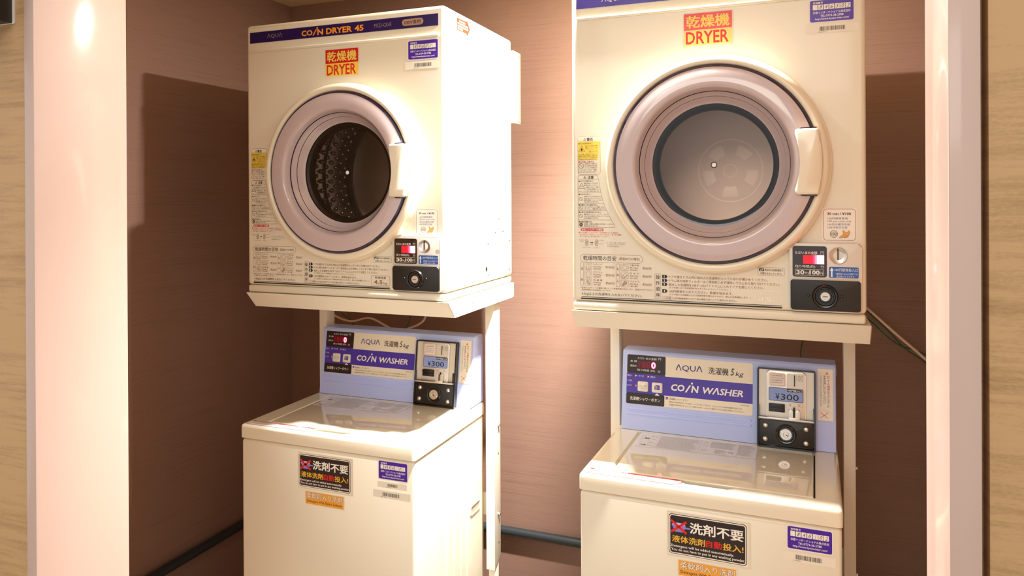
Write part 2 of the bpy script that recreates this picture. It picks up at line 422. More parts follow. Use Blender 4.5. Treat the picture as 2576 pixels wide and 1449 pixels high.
    hh = [(.4415, .3600), (.4450, .3625), (.4790, .3625), (.4825, .3600), (.4860, .3300), (.4873, .3000), (.4860, .2720), (.4830, .2440), (.4800, .2412), (.4455, .2412), (.4415, .2440), (.4408, .2500), (.4452, .2640), (.4487, .2820), (.4500, .3000), (.4487, .3200), (.4452, .3400), (.4410, .3540)]
    mb.prism(hh[::-1], .0250, .0475, RINGP, .0045, 4); mb.build('door_handle', door, 60)
    # drum ----------------------------------------------------
    mb = MB(); R = .244
    mb.lathe(DC, [(.150, -.0465), (.236, -.047), (R, -.055), (R, -.385)], DRUMM, 96)
    for y in (.165, .262): mb.lathe(DC, [(R - .0005, -y), (R - .004, -y - .003), (R - .0005, -y - .006)], RUBBER, 96)
    for j in range(13):
        y = .085 + j * .0235
        for i in range(56):
            a = 2 * math.pi * (i + .5 * (j % 2)) / 56
            if math.cos(a) > -0.1: continue
            c = Vector((DC[0] + (R - .0005) * math.cos(a), y, DC[1] + (R - .0005) * math.sin(a))); n = Vector((-math.cos(a), 0, -math.sin(a))); t = Vector((0, 1, 0)); q = n.cross(t)
            vs, fs = [], []
            for rr, h in ((.0070, 0), (.0058, .0032), (.0030, .0056)):
                for k in range(8): vs.append(c + n * h + t * (rr * math.cos(k * math.pi / 4)) + q * (rr * math.sin(k * math.pi / 4)))
            for l in (0, 1):
                for k in range(8): fs.append((l * 8 + k, l * 8 + (k + 1) % 8, l * 8 + 8 + (k + 1) % 8, l * 8 + 8 + k))
            fs.append(tuple(range(16, 24))); mb.add(vs, fs, DRUMM)
    drum = mb.build('drum', root, 60)
    mb = MB(); n = 120
    mb.lathe(DC, [(R, -.376), (.231, -.372), (.224, -.374), (.215, -.380)], RUBBER, 96); mb.build('drum_seal', drum)
    dish = lambda r: -.372 - (.0475 - r * r) / 2.5
    mb = MB(); mb.lathe(DC, [(.218 - .0109 * q, dish(.218 - .0109 * q)) for q in range(20)] + [(.0005, dish(0))], PLATEM, 72, cap1=True)
    w5 = mat('drum_back_emboss', '#D4C2AC', 0.31, metal=0.96)
    def dz(c, r0, r1, a0, a1, n=10):
        vs = [FRONT.p(DC[0] + r * math.cos(a0 + (a1 - a0) * q / n), DC[1] + r * math.sin(a0 + (a1 - a0) * q / n), dish(r) + .0004) for r in (r0, r1) for q in range(n + 1)]
        mb.add(vs, [(q, n + 2 + q - 1 + 0, n + 2 + q, q + 1) for q in range(n)], c)
    dz(w5, .078, .075, 0, 2 * math.pi, 72); dz(w5, .017, .0145, 0, 2 * math.pi, 36)
    for k in range(5):
        a = math.radians(90 + 72 * k + 36); dz(w5, .066, .040, a - .32, a + .32)
    mb.build('drum_back', drum)
    # coin panel -----------------------------------------------
    fk = Frame((0, 0, 0), (1, 0, 0), (0, 0, 1), (0, -1, 0), 0.9935, (.448, .241))
    mb = MB(fk); mb.prism(rr_pts(.4306, .0205, .5557, .1492, .0065), 0.0, .0105, SILVERP, .003, 3)
    mb.base = .0105; mb.rect(.4306 + .004, .0825, .5557 - .004, .0828, ink('#8C8378'), 1)
    cp = mb.build('coin_panel', root)
    mb = MB(fk, .0112); mb.prism(rr_pts(.4362, .0855, .4962, .1438, .0045), .0095, .0112, mat('display_window', '#2A1614', 0.12, coat=0.6))
    W = ink('#F2EBDD')
    mb.tl('ただいまの金額', .4409, .4796, .1311, .0058, W, bold=.008); mb.tl('円', .4855, .4913, .1313, .0056, W)
    for q in range(12):
        w_ = .0363 / 12; t_ = max(0.0, (q - 4.5) / 6.0); t_ = min(1.0, t_)
        mb.rect(.4549 + q * w_, .1104, .4549 + (q + 1) * w_, .1268, mat('led_glow_%d' % q, '#3A0008', 0.3, emit='#%02X%02X%02X' % (255, int(22 + 78 * t_), int(50 + 50 * t_)), es=0.9 + 40.0 * t_ ** 1.5), 2)
    mb.tl('残り時間(約)', .4408, .4760, .1050, .0058, W); mb.tl('分', .4852, .4912, .1050, .0056, W)
    mb.box(.4411, .0885, .4911, .1000, W, 2, t=.0005); mb.text('30', .4428, .4570, .0900, .0984, W, 3, bold=.03); mb.text('分', .4576, .4628, .0905, .0958, W, 3); mb.line([(.4632, .0895), (.4672, .0982)], .0008, W, 3)
    mb.text('100', .4660, .4838, .0900, .0984, W, 3, bold=.03); mb.text('円', .4842, .4893, .0905, .0958, W, 3)
    mb.build('display', cp)
    mb = MB(fk, .0112); mb.lathe((.5159, .1267), [(.0160, .0104), (.0158, .0118), (.0148, .0126), (.0120, .0112), (.0070, .0102), (.0, .0098)], CHROME, 40)
    mb.prism(rr_pts(.5143, .1186, .5161, .1396, .0008), .0095, .0133, BLACK); mb.build('coin_slot', cp)
    mb = MB(fk, .0106); mb.circ(.5487, .1147, .0056, ink('#DAD3C6'), 1); mb.build('round_sticker', cp)
    mb = MB(fk, .0106); BL = ink('#2E62B4'); mb.rect(.4998, .0854, .5503, .1058, BL, 1, .0025)
    mb.poly([(.5033, .0868), (.5059, .0868), (.5059, .0985), (.5080, .0985), (.5046, .1046), (.5012, .0985), (.5033, .0985)], WHITE, 2)
    mb.tl('100円硬貨投入口', .5096, .5488, .1004, .0056, WHITE); mb.tl('・連続投入および途中での', .5100, .5488, .0931, .0036, WHITE); mb.tl('追加投入もできます。', .5123, .5445, .0882, .0036, WHITE); mb.build('coin_label', cp)
    mb = MB(fk); mb.prism(rr_pts(.4325, .0232, .5537, .0802, .005), .0095, .0145, BLACKT, .002, 3); lk = mb.build('lock_plate', cp)
    LC = (.4930, .0502)
    mb = MB(fk); mb.lathe(LC, [(.0228, .0142), (.0222, .0170), (.0205, .0190), (.0180, .0185), (.0165, .0165), (.0150, .0165), (.0140, .0190), (.0120, .0190), (.0110, .0170), (.0088, .0170)], BLACKP, 48)
    mb.lathe(LC, [(.0088, .0165), (.0088, .0178), (.0078, .0186), (.0046, .0186), (.0042, .0181), (.0001, .0181)], CHROME, 32)
    mb.prism([(LC[0] - .0038, LC[1] - .0007), (LC[0] + .0038, LC[1] - .0007), (LC[0] + .0038, LC[1] + .0007), (LC[0] - .0038, LC[1] + .0007)], .0180, .0184, BLACK)
    for x in (.464, .5212): mb.dome(x, .0515, .0142, .0031, .0022, BLACKP)
    lk2 = mb.build('lock', cp)
    # small printed panels --------------------------------------
    mb = MB(); K = ink('#4A3626')
    mb.box(.0140, .2850, .0625, .3656, BROWN, 1, .006, .0005)
    mb.poly(rr_pts(.0143, .3560, .0622, .3653, .0), ink('#F3EAD6'), 1)
    mb.poly([(.0144, .3557), (.0618, .3542), (.0575, .3162), (.0144, .3162)], ink('#E8CB4A'), 2)
    def tri(u, v, w, L=3, c=K): mb.line([(u - w, v - w * .8), (u + w, v - w * .8), (u, v + w), (u - w, v - w * .8)], .0006, c, L)
    tri(.0292, .3590, .0028); mb.line([(.0292, .3578), (.0292, .3602)], .0005, K, 3); mb.text('警告', .0335, .0470, .3555, .3623, K, 3, bold=.02)
    mb.tl('●引火の恐れあり。', .0155, .0446, .3503, .0034, K, 3, bold=.01)
    tri(.0225, .3388, .0068); mb.circ(.0225, .3372, .0022, K, 3); mb.poly([(.0208, .3375), (.0242, .3375), (.0225, .3425)], K, 3)
    for i, t in enumerate(('食用オイル、食用油、動物系', '機械油、ドライクリーニング油、', 'ベンジンやシンナー、ガソ', 'リン、樹脂(セルロース系)')):
        mb.tl(t, .0300 + (.003 if i > 1 else 0), .0570 - .0005 * i, .3452 - i * .0042, .0030, K, 3)
    for i, t in enumerate(('などの付着した衣類やポリプロピレン', '繊維製の衣類は洗濯後でも絶対に乾', '燥しないでください。油の酸化熱によ', 'る自然発火や引火の恐れがあります。')):
        mb.tl(t, .0155, .0560 - .0004 * i, .3278 - i * .0036, .0029, K, 3)
    mb.tl('●お子様に注意する。', .0155, .0500, .3118, .0035, RED, 3, bold=.01)
    def ban(u, v, r, w=.0006):
        mb.ring(u, v, r - w, r, K, 3); mb.line([(u - r * .68, v + r * .68), (u + r * .68, v - r * .68)], w, K, 3)
    ban(.0213, .3035, .0055)
    for i, t in enumerate(('子供だけで使わせ', 'たり幼児の手の届', 'くところで使わな')): mb.tl(t, .0290, .0550, .3078 - i * .0042, .0030, K, 3)
    mb.tl('いでください。やけど・感電', .0150, .0545, .2948, .0030, K, 3); mb.tl('けがをする恐れがあります。', .0150, .0535, .2905, .0030, K, 3)
    # caution column, its right edge follows the door
    ol = [(.0140, .1760), (.0155, .1745), (.0905, .1745), (.0930, .1762), (.0925, .1790), (.0854, .1897), (.0756, .2100), (.0694, .2244), (.0632, .2472), (.0585, .2750), (.0570, .2810), (.0545, .2840), (.0165, .2840), (.0140, .2815)]
    mb.line(ol + ol[:1], .0005, BROWN, 1)
    for v, u in ((.2750, .0585), (.2474, .0632), (.2245, .0694), (.2099, .0756), (.1900, .0854)): mb.line([(.0140, v), (u, v)], .0004, BROWN, 1)
    tri(.0292, .2792, .0028); mb.line([(.0292, .2780), (.0292, .2804)], .0005, K, 3); mb.text('注意', .0350, .0480, .2760, .2826, K, 3, bold=.02)
    mb.tl('●やけどの恐れあり。', .0155, .0475, .2715, .0034, K, 3, bold=.01); tri(.0217, .2615, .0065)
    for i in (-1, 0, 1): mb.line([(.0217 + i * .0018, .2585), (.0217 + i * .0018, .2625)], .0004, K, 3)
    for i, t in enumerate(('運転が終わってから衣', '類を取り出してください。', '乾燥中はドラム、衣類、', 'ドアの内側が高温になっ')): mb.tl(t, .0270 + (.004 if i == 2 else 0), .0568 + .001 * i, .2670 - i * .0041, .0030, K, 3)
    mb.tl('ており、やけどをする恐れがあります。', .0150, .0608, .2503, .0030, K, 3)
    mb.tl('●水をかけない。', .0155, .0410, .2438, .0034, K, 3, bold=.01); ban(.0203, .2340, .0040, .0005)
    for i, t in enumerate(('本体やドラムに水をかけたり', '水洗いをしないでください。', '感電や漏電・ショートによる', '火災の恐れがあります。')): mb.tl(t, .0265, (.0640, .0650, .0658, .0590)[i], .2392 - i * .0038, .0029, K, 3)
    mb.tl('●衣類は十分に脱水する。', .0155, .0560, .2215, .0034, K, 3, bold=.01); ban(.0203, .2150, .0038, .0005)
    mb.tl('しずくのたれるような衣類を入れな', .0265, .0710, .2170, .0029, K, 3); mb.tl('いでください。感電の恐れがあります。', .0265, .0735, .2130, .0029, K, 3)
    mb.tl('●火気や引火物を近づけない。', .0155, .0645, .2065, .0034, K, 3, bold=.01); ban(.0203, .1985, .0038, .0005)
    for i, t in enumerate(('運転中はベンジン、シンナー、ガソリ', 'ンなどの引火物を近づけないでください。', '火災の原因になります。')): mb.tl(t, .0265, (.0780, .0810, .0590)[i], .2020 - i * .0040, .0029, K, 3)
    mb.tl('●衣類を確認する。', .0155, .0450, .1862, .0034, K, 3, bold=.01); mb.circ(.0203, .1802, .0036, K, 3, e=1.15); mb.text('!', .0196, .0210, .1780, .1824, WHITE, 4, bold=.04)
    mb.tl('金属類、金属片は衣類から取り除いてください。', .0265, .0900, .1815, .0029, K, 3); mb.tl('感電の恐れがあります。', .0265, .0590, .1775, .0029, K, 3)
    mb.build('warning_label', root)
    mb = MB(); RD = ink('#C9473A')
    mb.rect(.0196, .1668, .0685, .1726, RED, 1, .0028); mb.tl('排気フィルターの掃除', .0215, .0665, .1697, .0042, WHITE, 2, bold=.015)
    for i, (t, e) in enumerate((('●ドラム奥のフィルターカバーの中央部を引くと本体から', .1008), ('はずれます。爪を引いてフィルターをはずし、糸くずの掃除', .1060), ('をして必ず元どおり取り付けてください。', .0800))): mb.tl(t, .0152 + (.0025 if i else 0), e, .1637 - i * .0041, .0034, RD, 2)
    G = ink('#8F7A66')
    mb.tl('「メヅマリ」', .0145, .0280, .1480, .0026, G); mb.tl('文字', .0180, .0250, .1450, .0026, G)
    for u in (.0325, .0535):
        mb.ring(u, .1425, .0030, .0036, G, 2, e=1.9); mb.ring(u, .1425, .0012, .0016, G, 2, e=2.2); mb.line([(u - .002, .139), (u + .002, .146)], .0005, G, 2)
    mb.line([(.0395, .1425), (.0440, .1425)], .0012, BLACK, 2); mb.poly([(.0440, .1410), (.0440, .1440), (.0465, .1425)], BLACK, 2); mb.tl('はずす', .0390, .0465, .1382, .0024, G)
    mb.tl('爪を引く', .0610, .0700, .1478, .0026, G); mb.tl('糸くず', .0620, .0690, .1405, .0026, G); mb.line([(.0560, .1478), (.0605, .1478)], .0003, G); mb.line([(.0560, .1405), (.0612, .1405)], .0003, G)
    for i, (t, e) in enumerate((('※フィルターに糸くずがたまると', .1150), ('フィルターカバーの「メヅマリ」', .1145), ('の文字が浮き出ます。', .1020))): mb.tl(t, .0735 + (.0025 if i else 0), e, .1430 - i * .0037, .0027, G)
    mb.tl('フィルターカバー', .0215, .0420, .1322, .0026, G); mb.tl('フィルター', .0470, .0600, .1322, .0026, G)
    mb.build('filter_label', root)
    mb = MB(); B = BROWN
    mb.box(.0182, .1015, .1500, .1185, B, 1, .0083, .0005); mb.text('乾燥時間の目安', .0246, .0955, .1055, .1154, DKBROWN); mb.tl('(室温20℃の場合)', .1008, .1440, .1100, .0068, B)
    mb.box(.0182, .0526, .0252, .0999, B, 1, .0015); mb.vtext('混紡', .0217, .0990, .0535, .0050, B); mb.box(.0946, .0526, .1026, .0998, B, 1, .0015); mb.vtext('もめん', .0986, .0955, .0580, .0052, B)
    def cell(u0, v0, u1, v1, kind):
        mb.box(u0, v0, u1, v1, B, 1, .0018); c, e = (u0 + u1) / 2, (v0 + v1) / 2; w = .0004
        s_ = lambda *p: mb.line([(c + x, e + y) for x, y in p], w, B, 2)
        if kind == 'shirt': s_((-.002, .0055), (-.0045, .003), (-.0058, -.004), (-.0042, -.005), (-.0032, -.001), (-.0032, -.0058), (.0032, -.0058), (.0032, -.001), (.0042, -.005), (.0058, -.004), (.0045, .003), (.002, .0055), (0, .004), (-.002, .0055)); s_((0, .004), (0, -.0058))
        if kind == 'tee': s_((-.002, .005), (-.006, .0025), (-.0048, -.0005), (-.0032, .0005), (-.0032, -.0055), (.0032, -.0055), (.0032, .0005), (.0048, -.0005), (.006, .0025), (.002, .005), (0, .0038), (-.002, .005))
        if kind == 'over': s_((-.006, -.003), (-.002, .0015), (.002, .0055), (.0055, .003), (.003, -.001), (-.001, -.0055), (-.003, -.004), (0, .0005)); s_((-.0035, .005), (.0035, -.005)); s_((-.005, .0015), (-.002, .0045), (.005, -.0028), (.003, -.0052), (-.005, .0015))
        if kind == 'under': s_((-.002, .0055), (.0015, .0035), (.006, .0005), (.004, -.003), (.0005, -.0058), (-.0025, -.003), (-.006, -.002), (-.0055, .0012), (-.0035, .002), (-.002, .0055))
        if kind == 'towel': s_((-.0058, -.001), (.0015, .0050), (.0058, .001), (-.0015, -.0052), (-.0058, -.001), (-.0058, -.0028), (-.0015, -.0064), (.0058, 0)); s_((-.0035, .0008), (.0008, -.0035))
        if kind == 'paj': mb.poly([(c - .001, e + .005), (c + .004, e + .004), (c + .0045, e - .001), (c + .001, e - .0025), (c - .003, e - .0055), (c - .0058, e - .003), (c - .003, e)], ink('#B79B7C'), 2); s_((-.001, .005), (.004, .004), (.0045, -.001), (.001, -.0025), (-.003, -.0055), (-.0058, -.003), (-.003, 0), (-.001, .005))
    for (vt, vb), k1, k2, t1, t2 in (((.0998, .0856), 'shirt', 'under', ('カッターシャツ', '約200g', '(約5枚)', '約30分'), ('下着(半袖)', '約130g', '(約6枚)', '約60分')), ((.0832, .0692), 'tee', 'towel', ('ブラウス', '約200g', '(約8枚)', '約30分'), ('タ オ ル', '約70g', '(約15枚)', '約60分')), ((.0667, .0527), 'over', 'paj', ('作 業 服', '約800g', '(約3着)', '約60分'), ('パジャマ', '約500g', '(約1着)', '約60分'))):
        cell(.0277, vb, .0435, vt, k1); cell(.1048, vb, .1204, vt, k2)
        for u0, t in ((.0462, t1), (.1233, t2)):
            mb.tl(t[0], u0, u0 + .0195, vt - .0023, .0038, B); mb.tl(t[1], u0, u0 + .0170, vt - .0076, .0036, B); mb.tl(t[2], u0 + .0005, u0 + .0160, vt - .0122, .0036, B)
            for q in range(4): mb.circ(u0 + .0190 + q * .0017, vt - .0077, .0003, B, 2, 6)
            mb.tl(t[3], u0 + .0267, u0 + .0452, vt - .0076, .0058, B)
    mb.tl('※室温およびセンイの種類や量によって乾燥時間は変化します。室温が10℃下がると', .0182, .1705, .0481, .0031, B); mb.tl('乾燥時間は10%程度長くなります。', .0215, .0850, .0436, .0031, B)
    mb.tl('4.5kg以上の洗濯物を入れないでください。', .0210, .1483, .0350, .0068, ink('#5A4230'))
    mb.line([(.0206, .0287), (.4166, .0283)], .0011, BLACK, 1); mb.line([(.0195, .0252), (.4172, .0248)], .0026, BLACK, 1)
    mb.build('drying_time_chart', root)
    mb = MB(); mb.box(.1748, .0309, .1867, .0827, B, 1, .0018); mb.vtext('操作順序', .1807, .0815, .0325, .0082, DKBROWN)
    for v, n_ in ((.0769, '1'), (.0690, '2'), (.0613, '3'), (.0476, '4')):
        mb.poly([(.1896, v - .0033), (.1975, v - .0033), (.2002, v), (.1975, v + .0033), (.1896, v + .0033)], BLACK, 1); mb.text(n_, .1932 if n_ == '1' else .1922, None, v - .0024, v + .0024, WHITE, 2, bold=.03)
    for t, u0, u1, v, h in (('ドアを開きドラム内に他の人の洗濯物が入っていないか確かめてください。', .2030, .3915, .0767, .0054), ('ドラム奥の排気フィルターはご使用前に必ず掃除して元どおり取り付けてください。', .2030, .4133, .0689, .0054), ('脱水した洗濯物を1枚ずつ広げてドラムに入れてドアを閉じてください。', .2030, .3846, .0611, .0054), ('(ドアを閉じるとき洗濯物がはさまらないようにしてください。)', .2030, .3225, .0548, .0040), ('100円硬貨を入れてください。乾燥を始めます。', .2037, .3267, .0477, .0054), ('(ドアを開ければ運転は止まり乾燥状態を確かめられます。閉じれば再運転します。)', .2030, .3600, .0410, .0040), ('100円硬貨専用ですので他の硬貨は投入しても返却されません。', .2122, .3336, .0339, .0040)): mb.tl(t, u0, u1, v, h, B)
    mb.box(.1894, .0310, .2097, .0368, B, 1, .0008, .0003); mb.tl('ご注意', .1925, .2070, .0339, .0040, B)
    mb.build('operating_instructions', root)
    mb = MB(); mb.box(.3735, .0856, .4216, .1010, B, 1, .002, .0004); mb.rect(.3756, .0938, .3844, .0990, BLACK, 1, .0006); mb.text('cd', .3772, .3828, .0946, .0984, WHITE, 2, .03, .3)
    mb.tl('表示中は送風運転で', .3859, .4194, .0962, .0042, DKBROWN); mb.tl('衣類を冷ましています。', .3778, .4171, .0894, .0042, DKBROWN); mb.build('cooling_note', root)
    # rear exhaust cover and right-hand side fittings
    mb = MB(); mb.rbox(.30, .5705, DD - .001, .478, .447, .652, CREAM, .003); mb.rbox(.558, .5718, .4235, .474, .640, .6445, CREAM, .001); mb.rbox(.558, .5718, .4235, .474, .4535, .4575, CREAM, .001); mb.build('exhaust_cover', root)
    sf = Frame((DW, 0, 0), (0, 1, 0), (0, 0, 1), (1, 0, 0))
    mb = MB(sf); A = ink('#C2381E'); mb.poly([(.0648, .6362), (.1183, .6372), (.1210, .6301), (.1391, .6504), (.1204, .6709), (.1183, .6659), (.0648, .6646)], A, 1)
    for i, (a, c_) in enumerate(((.078, .112), (.068, .128), (.068, .130), (.068, .098))): mb.dashes(a, c_, .6590 - i * .0062, .0036, WHITE, 2)
    mb.build('arrow_label', root)
    for u, v in ((.3198, .1822), (.2951, .1475), (.3483, .1475), (.396, .1203), (.2448, .1202), (.3941, .0403), (.2431, .0382)):
        mb = MB(sf); mb.dome(u, v, -.0003, .0034, .0024, mat('zinc_screw', '#8C877E', 0.35, metal=0.6), 12); mb.build('screw', root)
    mb = MB(sf); mb.lathe((.0784, .0114), [(.0034, -.002), (.0030, .0010), (.0002, .0018)], CHROME, 12); mb.build('screw', root)
    mb = MB(sf); mb.circ(.2342, .054, .0052, BLACK, 1, e=1.2); mb.build('side_hole', root)
    mb = MB(sf); mb.box(.2859, .1216, .3505, .1732, ink('#E3DAC2'), 1, .003, .0012); mb.build('access_cover', root)
    return root
def asset_label(root, fr, u0, v0, u1, v1, digits, base=.0004):
    mb = MB(fr, base); w, h = u1 - u0, v1 - v0
    U = lambda a: u0 + a * w
    V = lambda a: v0 + a * h
    mb.rect(u0 - .0025, v0 - .0025, u1 + .0025, v1 + .0025, ink('#F2EBDD'), 0, .004); mb.rect(u0, v0, u1, v1, VIOLET, 1, .003)
    mb.text('管理番号', U(.07), U(.30), V(.835), V(.935), WHITE, 2, .015)
    xs = [.065 + i * .127 for i in range(4)] + [.575 + i * .122 for i in range(3)]
    for x in xs: mb.rect(U(x), V(.565), U(x + .112), V(.80), WHITE, 2)
    mb.rect(U(.545), V(.67), U(.568), V(.69), WHITE, 2)
    for x, ch in zip(xs[1:], digits): mb.text(ch, U(x + .03 if ch != '1' else x + .05), U(x + .088 if ch != '1' else x + .07), V(.60), V(.765), BLACK, 3, -.004, .35)
    mb.text('京都インターナショナル株式会社', U(.07), U(.935), V(.37), V(.49), WHITE, 2, .012)
    mb.text('TEL:0774-38-2788', U(.24), U(.77), V(.225), V(.325), WHITE, 2, .012); mb.text('http://www.kyoto-inter.com/', U(.12), U(.90), V(.06), V(.185), WHITE, 2, .01)
    return mb.build('asset_label', root)
def barcode(root, fr, u0, v0, u1, v1, b0, b1, seed, base=.0004, vb=None):
    mb = MB(fr, base); mb.rect(u0, v0, u1, v1, ink('#F2EAD8'), 0); h = v1 - v0
    mb.bars(b0, b1, v0 + h * .28, v0 + h * .75, ink('#3A342C'), 1, seed); mb.dashes(b0 - .004, b0 + .010, v0 + h * .15, h * .09, ink('#8A8070'), 1, lo=.0006, hi=.0012)
    return mb.build('barcode_label', root)
def dryer_stickers(root, st, asset, digits, bc, price, seed):
    u0, v0, u1, v1 = st; w, h = u1 - u0, v1 - v0; vm = v0 + h * .48
    mb = MB(); mb.rect(u0 - .002, v0 - .003, u1 + .003, v1 + .001, ink('#EADDC2'), 0, .001); mb.rect(u0, vm, u1, v1, ink('#D21F1B', .25), 1); mb.rect(u0, v0, u1, vm, ink('#F5CD52', .25), 1)
    mb.text('乾燥機', u0 + w * .045, u1 - w * .05, vm + h * .065, v1 - h * .065, ink('#F5D460'), 2, .022); mb.text('DRYER', u0 + w * .04, u1 - w * .065, v0 + h * .04, vm - h * .05, ink('#D92318'), 2, .018)
    mb.build('dryer_sticker', root)
    asset_label(root, FRONT, *asset, digits)
    barcode(root, FRONT, bc[0], bc[1], bc[2], bc[3], bc[0] + .0245, bc[0] + .0685, seed)
    a, b = price; mb = MB()
    mb.rect(a - .0035, b - .0620, a + .0575, b + .0020, ink('#F3EAD8'), 0, .001); mb.rect(a, b - .0590, a + .0550, b, ink('#F6EEDF'), 1, .006); mb.box(a, b - .0590, a + .0550, b, ink('#C0392B'), 2, .006, .0007)
    mb.tl('30 min / ¥100', a + .0068, a + .0471, b - .0090, .0050, BLACK, 2, .02); N = ink('#4B3F86')
    for t, e, k in (('100円硬貨専用', .0417, 0), ('100 yen coins only', .0478, 1), ('100日元硬币专用', .0448, 2), ('100엔동전전용', .0410, 3)): mb.tl(t, a + .0076, a + e, b - .0178 - k * .0056, .0042, N)
    mb.ring(a + .0180, b - .0468, .0062, .0068, BLACK, 2); mb.circ(a + .0180, b - .0468, .0062, ink('#DCCFC0'), 2); mb.text('100', a + .0132, a + .0228, b - .0495, b - .0442, ink('#5A5048'), 3)
    hd = [(.0272, .0535), (.0285, .0515), (.0345, .0470), (.0330, .0420), (.0335, .0398), (.0350, .0400), (.0375, .0440), (.0415, .0430), (.0435, .0400), (.0455, .0430), (.0440, .0475), (.0420, .0520), (.0370, .0535), (.0340, .0530), (.0285, .0545)]
    mb.poly([(a + x, b - y) for x, y in hd][::-1], ink('#E8A850'), 3); mb.line([(a + x, b - y) for x, y in hd + hd[:1]], .0004, ink('#8A5A20'), 4)
    for q in range(3): mb.line([(a + .0350 + q * .0024, b - .0530), (a + .0362 + q * .0024, b - .0490)], .0004, ink('#8A5A20'), 4)
    mb.build('price_label', root)
RX, RY = 0.8681, -0.0146
dryer = make_dryer()
dryer2 = copy_tree(dryer); dryer2.location = (RX, RY, Z0 + .0008)
dryer_stickers(dryer, (.2405, .5352, .3336, .5996), (.4698, .5602, .5465, .6027), '846501', (.4611, .5372, .5520, .5553), (.4885, .2120), 3)
dryer_stickers(dryer2, (.2350, .5388, .3274, .6020), (.4687, .5646, .5435, .6050), '846502', (.4611, .5430, .5520, .5600), (.4905, .2140), 5)
for r_, kg in ((dryer, '#9A7860'), (dryer2, '#FBF5E6')):  # glossy reflection on the right label is put into its pale ink colour
    mb = MB(); c_ = ink(kg); mb.box(.3665, .0313, .4172, .0550, c_, 1, .0035, .0006)
    mb.tl('乾燥容量', .3769, .4069, .0500, .0055, c_, bold=.01); mb.text('4.5', .3741, .3974, .0345, .0440, c_, 2, .02); mb.text('kg', .4004, .4105, .0330, .0405, c_, 2)
    mb.build('capacity_label', r_)
tag(dryer, 'cream coin dryer on the left stand, asset label reading 846-501', 'dryer', 'coin dryers on stands')
tag(dryer2, 'cream coin dryer on the right stand, asset label reading 846-502', 'dryer', 'coin dryers on stands')

# ------------------------------------------------------------------ dryer stand
def make_stand():
    root = empty('dryer_stand', (0, 0, 0)); z = Z0
    mb = MB(); x0, x1 = -.001, .5710
    prof = [(-.005, -.0005), (.031, -.0405), (.405, -.0400), (.412, -.0380), (.412, -.0005)]          # (y, z) outline
    yz = Frame((0, 0, z), (0, 1, 0), (0, 0, 1), (1, 0, 0)); t = .0022
    vs = []
    for x in (x0, x1): vs += [(x, y, z + q) for y, q in prof]
    n = len(prof); mb.add(vs, [tuple(range(n))[::-1], tuple(range(n, 2 * n)), (0, 1, n + 1, n), (3, 4, n + 4, n + 3), (4, 0, n, n + 4)], STANDM)
    mb.rbox(x0 + .004, x1 - .004, .034, .408, z - .012, z - .008, STANDM)
    tray = mb.build('tray', root, 20)
    sd = Frame((x1, 0, z), (0, 1, 0), (0, 0, 1), (1, 0, 0))
    for u, v in ((.1333, -.0193), (.3228, -.0184)):
        mb = MB(sd); mb.circ(u, v, .0022, ink('#6A5238'), 1, 12, 1.2); mb.build('screw_hole', tray)
    ed = MB(); ed.tube([(x1 + .0004, -.005, z - .001), (x1 + .0004, .030, z - .040)], .0007, ink('#A08562'), 6, 0); ed.build('corner_seam', tray)
    for (a, b), side in (((.0125, .0350), 0), (.5385, .5625) and ((.5385, .5625), 1)):
        mb = MB()
        pts = [(.285, -.038), (.285, -.7490), (.328, -.7220), (.328, -.038)]
        fr = Frame((0, 0, z), (0, 1, 0), (0, 0, 1), (1, 0, 0)); mb.prism(pts[::-1] if False else pts, a, b, STANDM, .0015, 2, fr)
        post = mb.build('post', root, 30)
        fs = Frame((b, 0, z), (0, 1, 0), (0, 0, 1), (1, 0, 0))
        if side:
            for v in (-.3706, -.6094):
                mb = MB(fs); mb.lathe((.3125, v), [(.0060, 0), (.0060, .0012), (.0045, .0016), (.0042, .0050), (.0030, .0058), (.0002, .0058)], CHROME, 12); mb.build('bolt', post)
            for v in (-.4470, -.6857):
                mb = MB(fs); mb.circ(.3125, v, .0026, ink('#6A5238'), 1, 12); mb.build('bolt_hole', post)
            mb = MB(fs); mb.rect(.2875, -.1700, .3265, -.1385, ink('#F7F2E4'), 1); G = ink('#8F8578'); mb.text('ΛQUΛ', .2905, .3030, -.1465, -.1420, G)
            for q in range(4): mb.dashes(.2905, .310 if q % 2 else .322, -.1510 - q * .0045, .0014, G, lo=.001, hi=.004)
            mb.build('maker_label', post)
        mb = MB(); mb.rbox(a + .003, b - .003, .293, .320, 0.012, z - .70, STANDM, .001); mb.rbox(a - .004, b + .004, .285, .328, 0.0, .012, RUBBER, .002); mb.build('leg', root)
    mb = MB(); mb.rbox(.032, .541, .318, .324, z - .620, z - .560, STANDM, .001); mb.build('cross_rail', root)
    return root
stand = make_stand(); stand2 = copy_tree(stand); stand2.location = (RX, RY, .0008)
tag(stand, 'cream steel stand holding the left coin dryer above its washer', 'stand', 'dryer stands'); tag(stand2, 'cream steel stand holding the right coin dryer above its washer', 'stand', 'dryer stands')

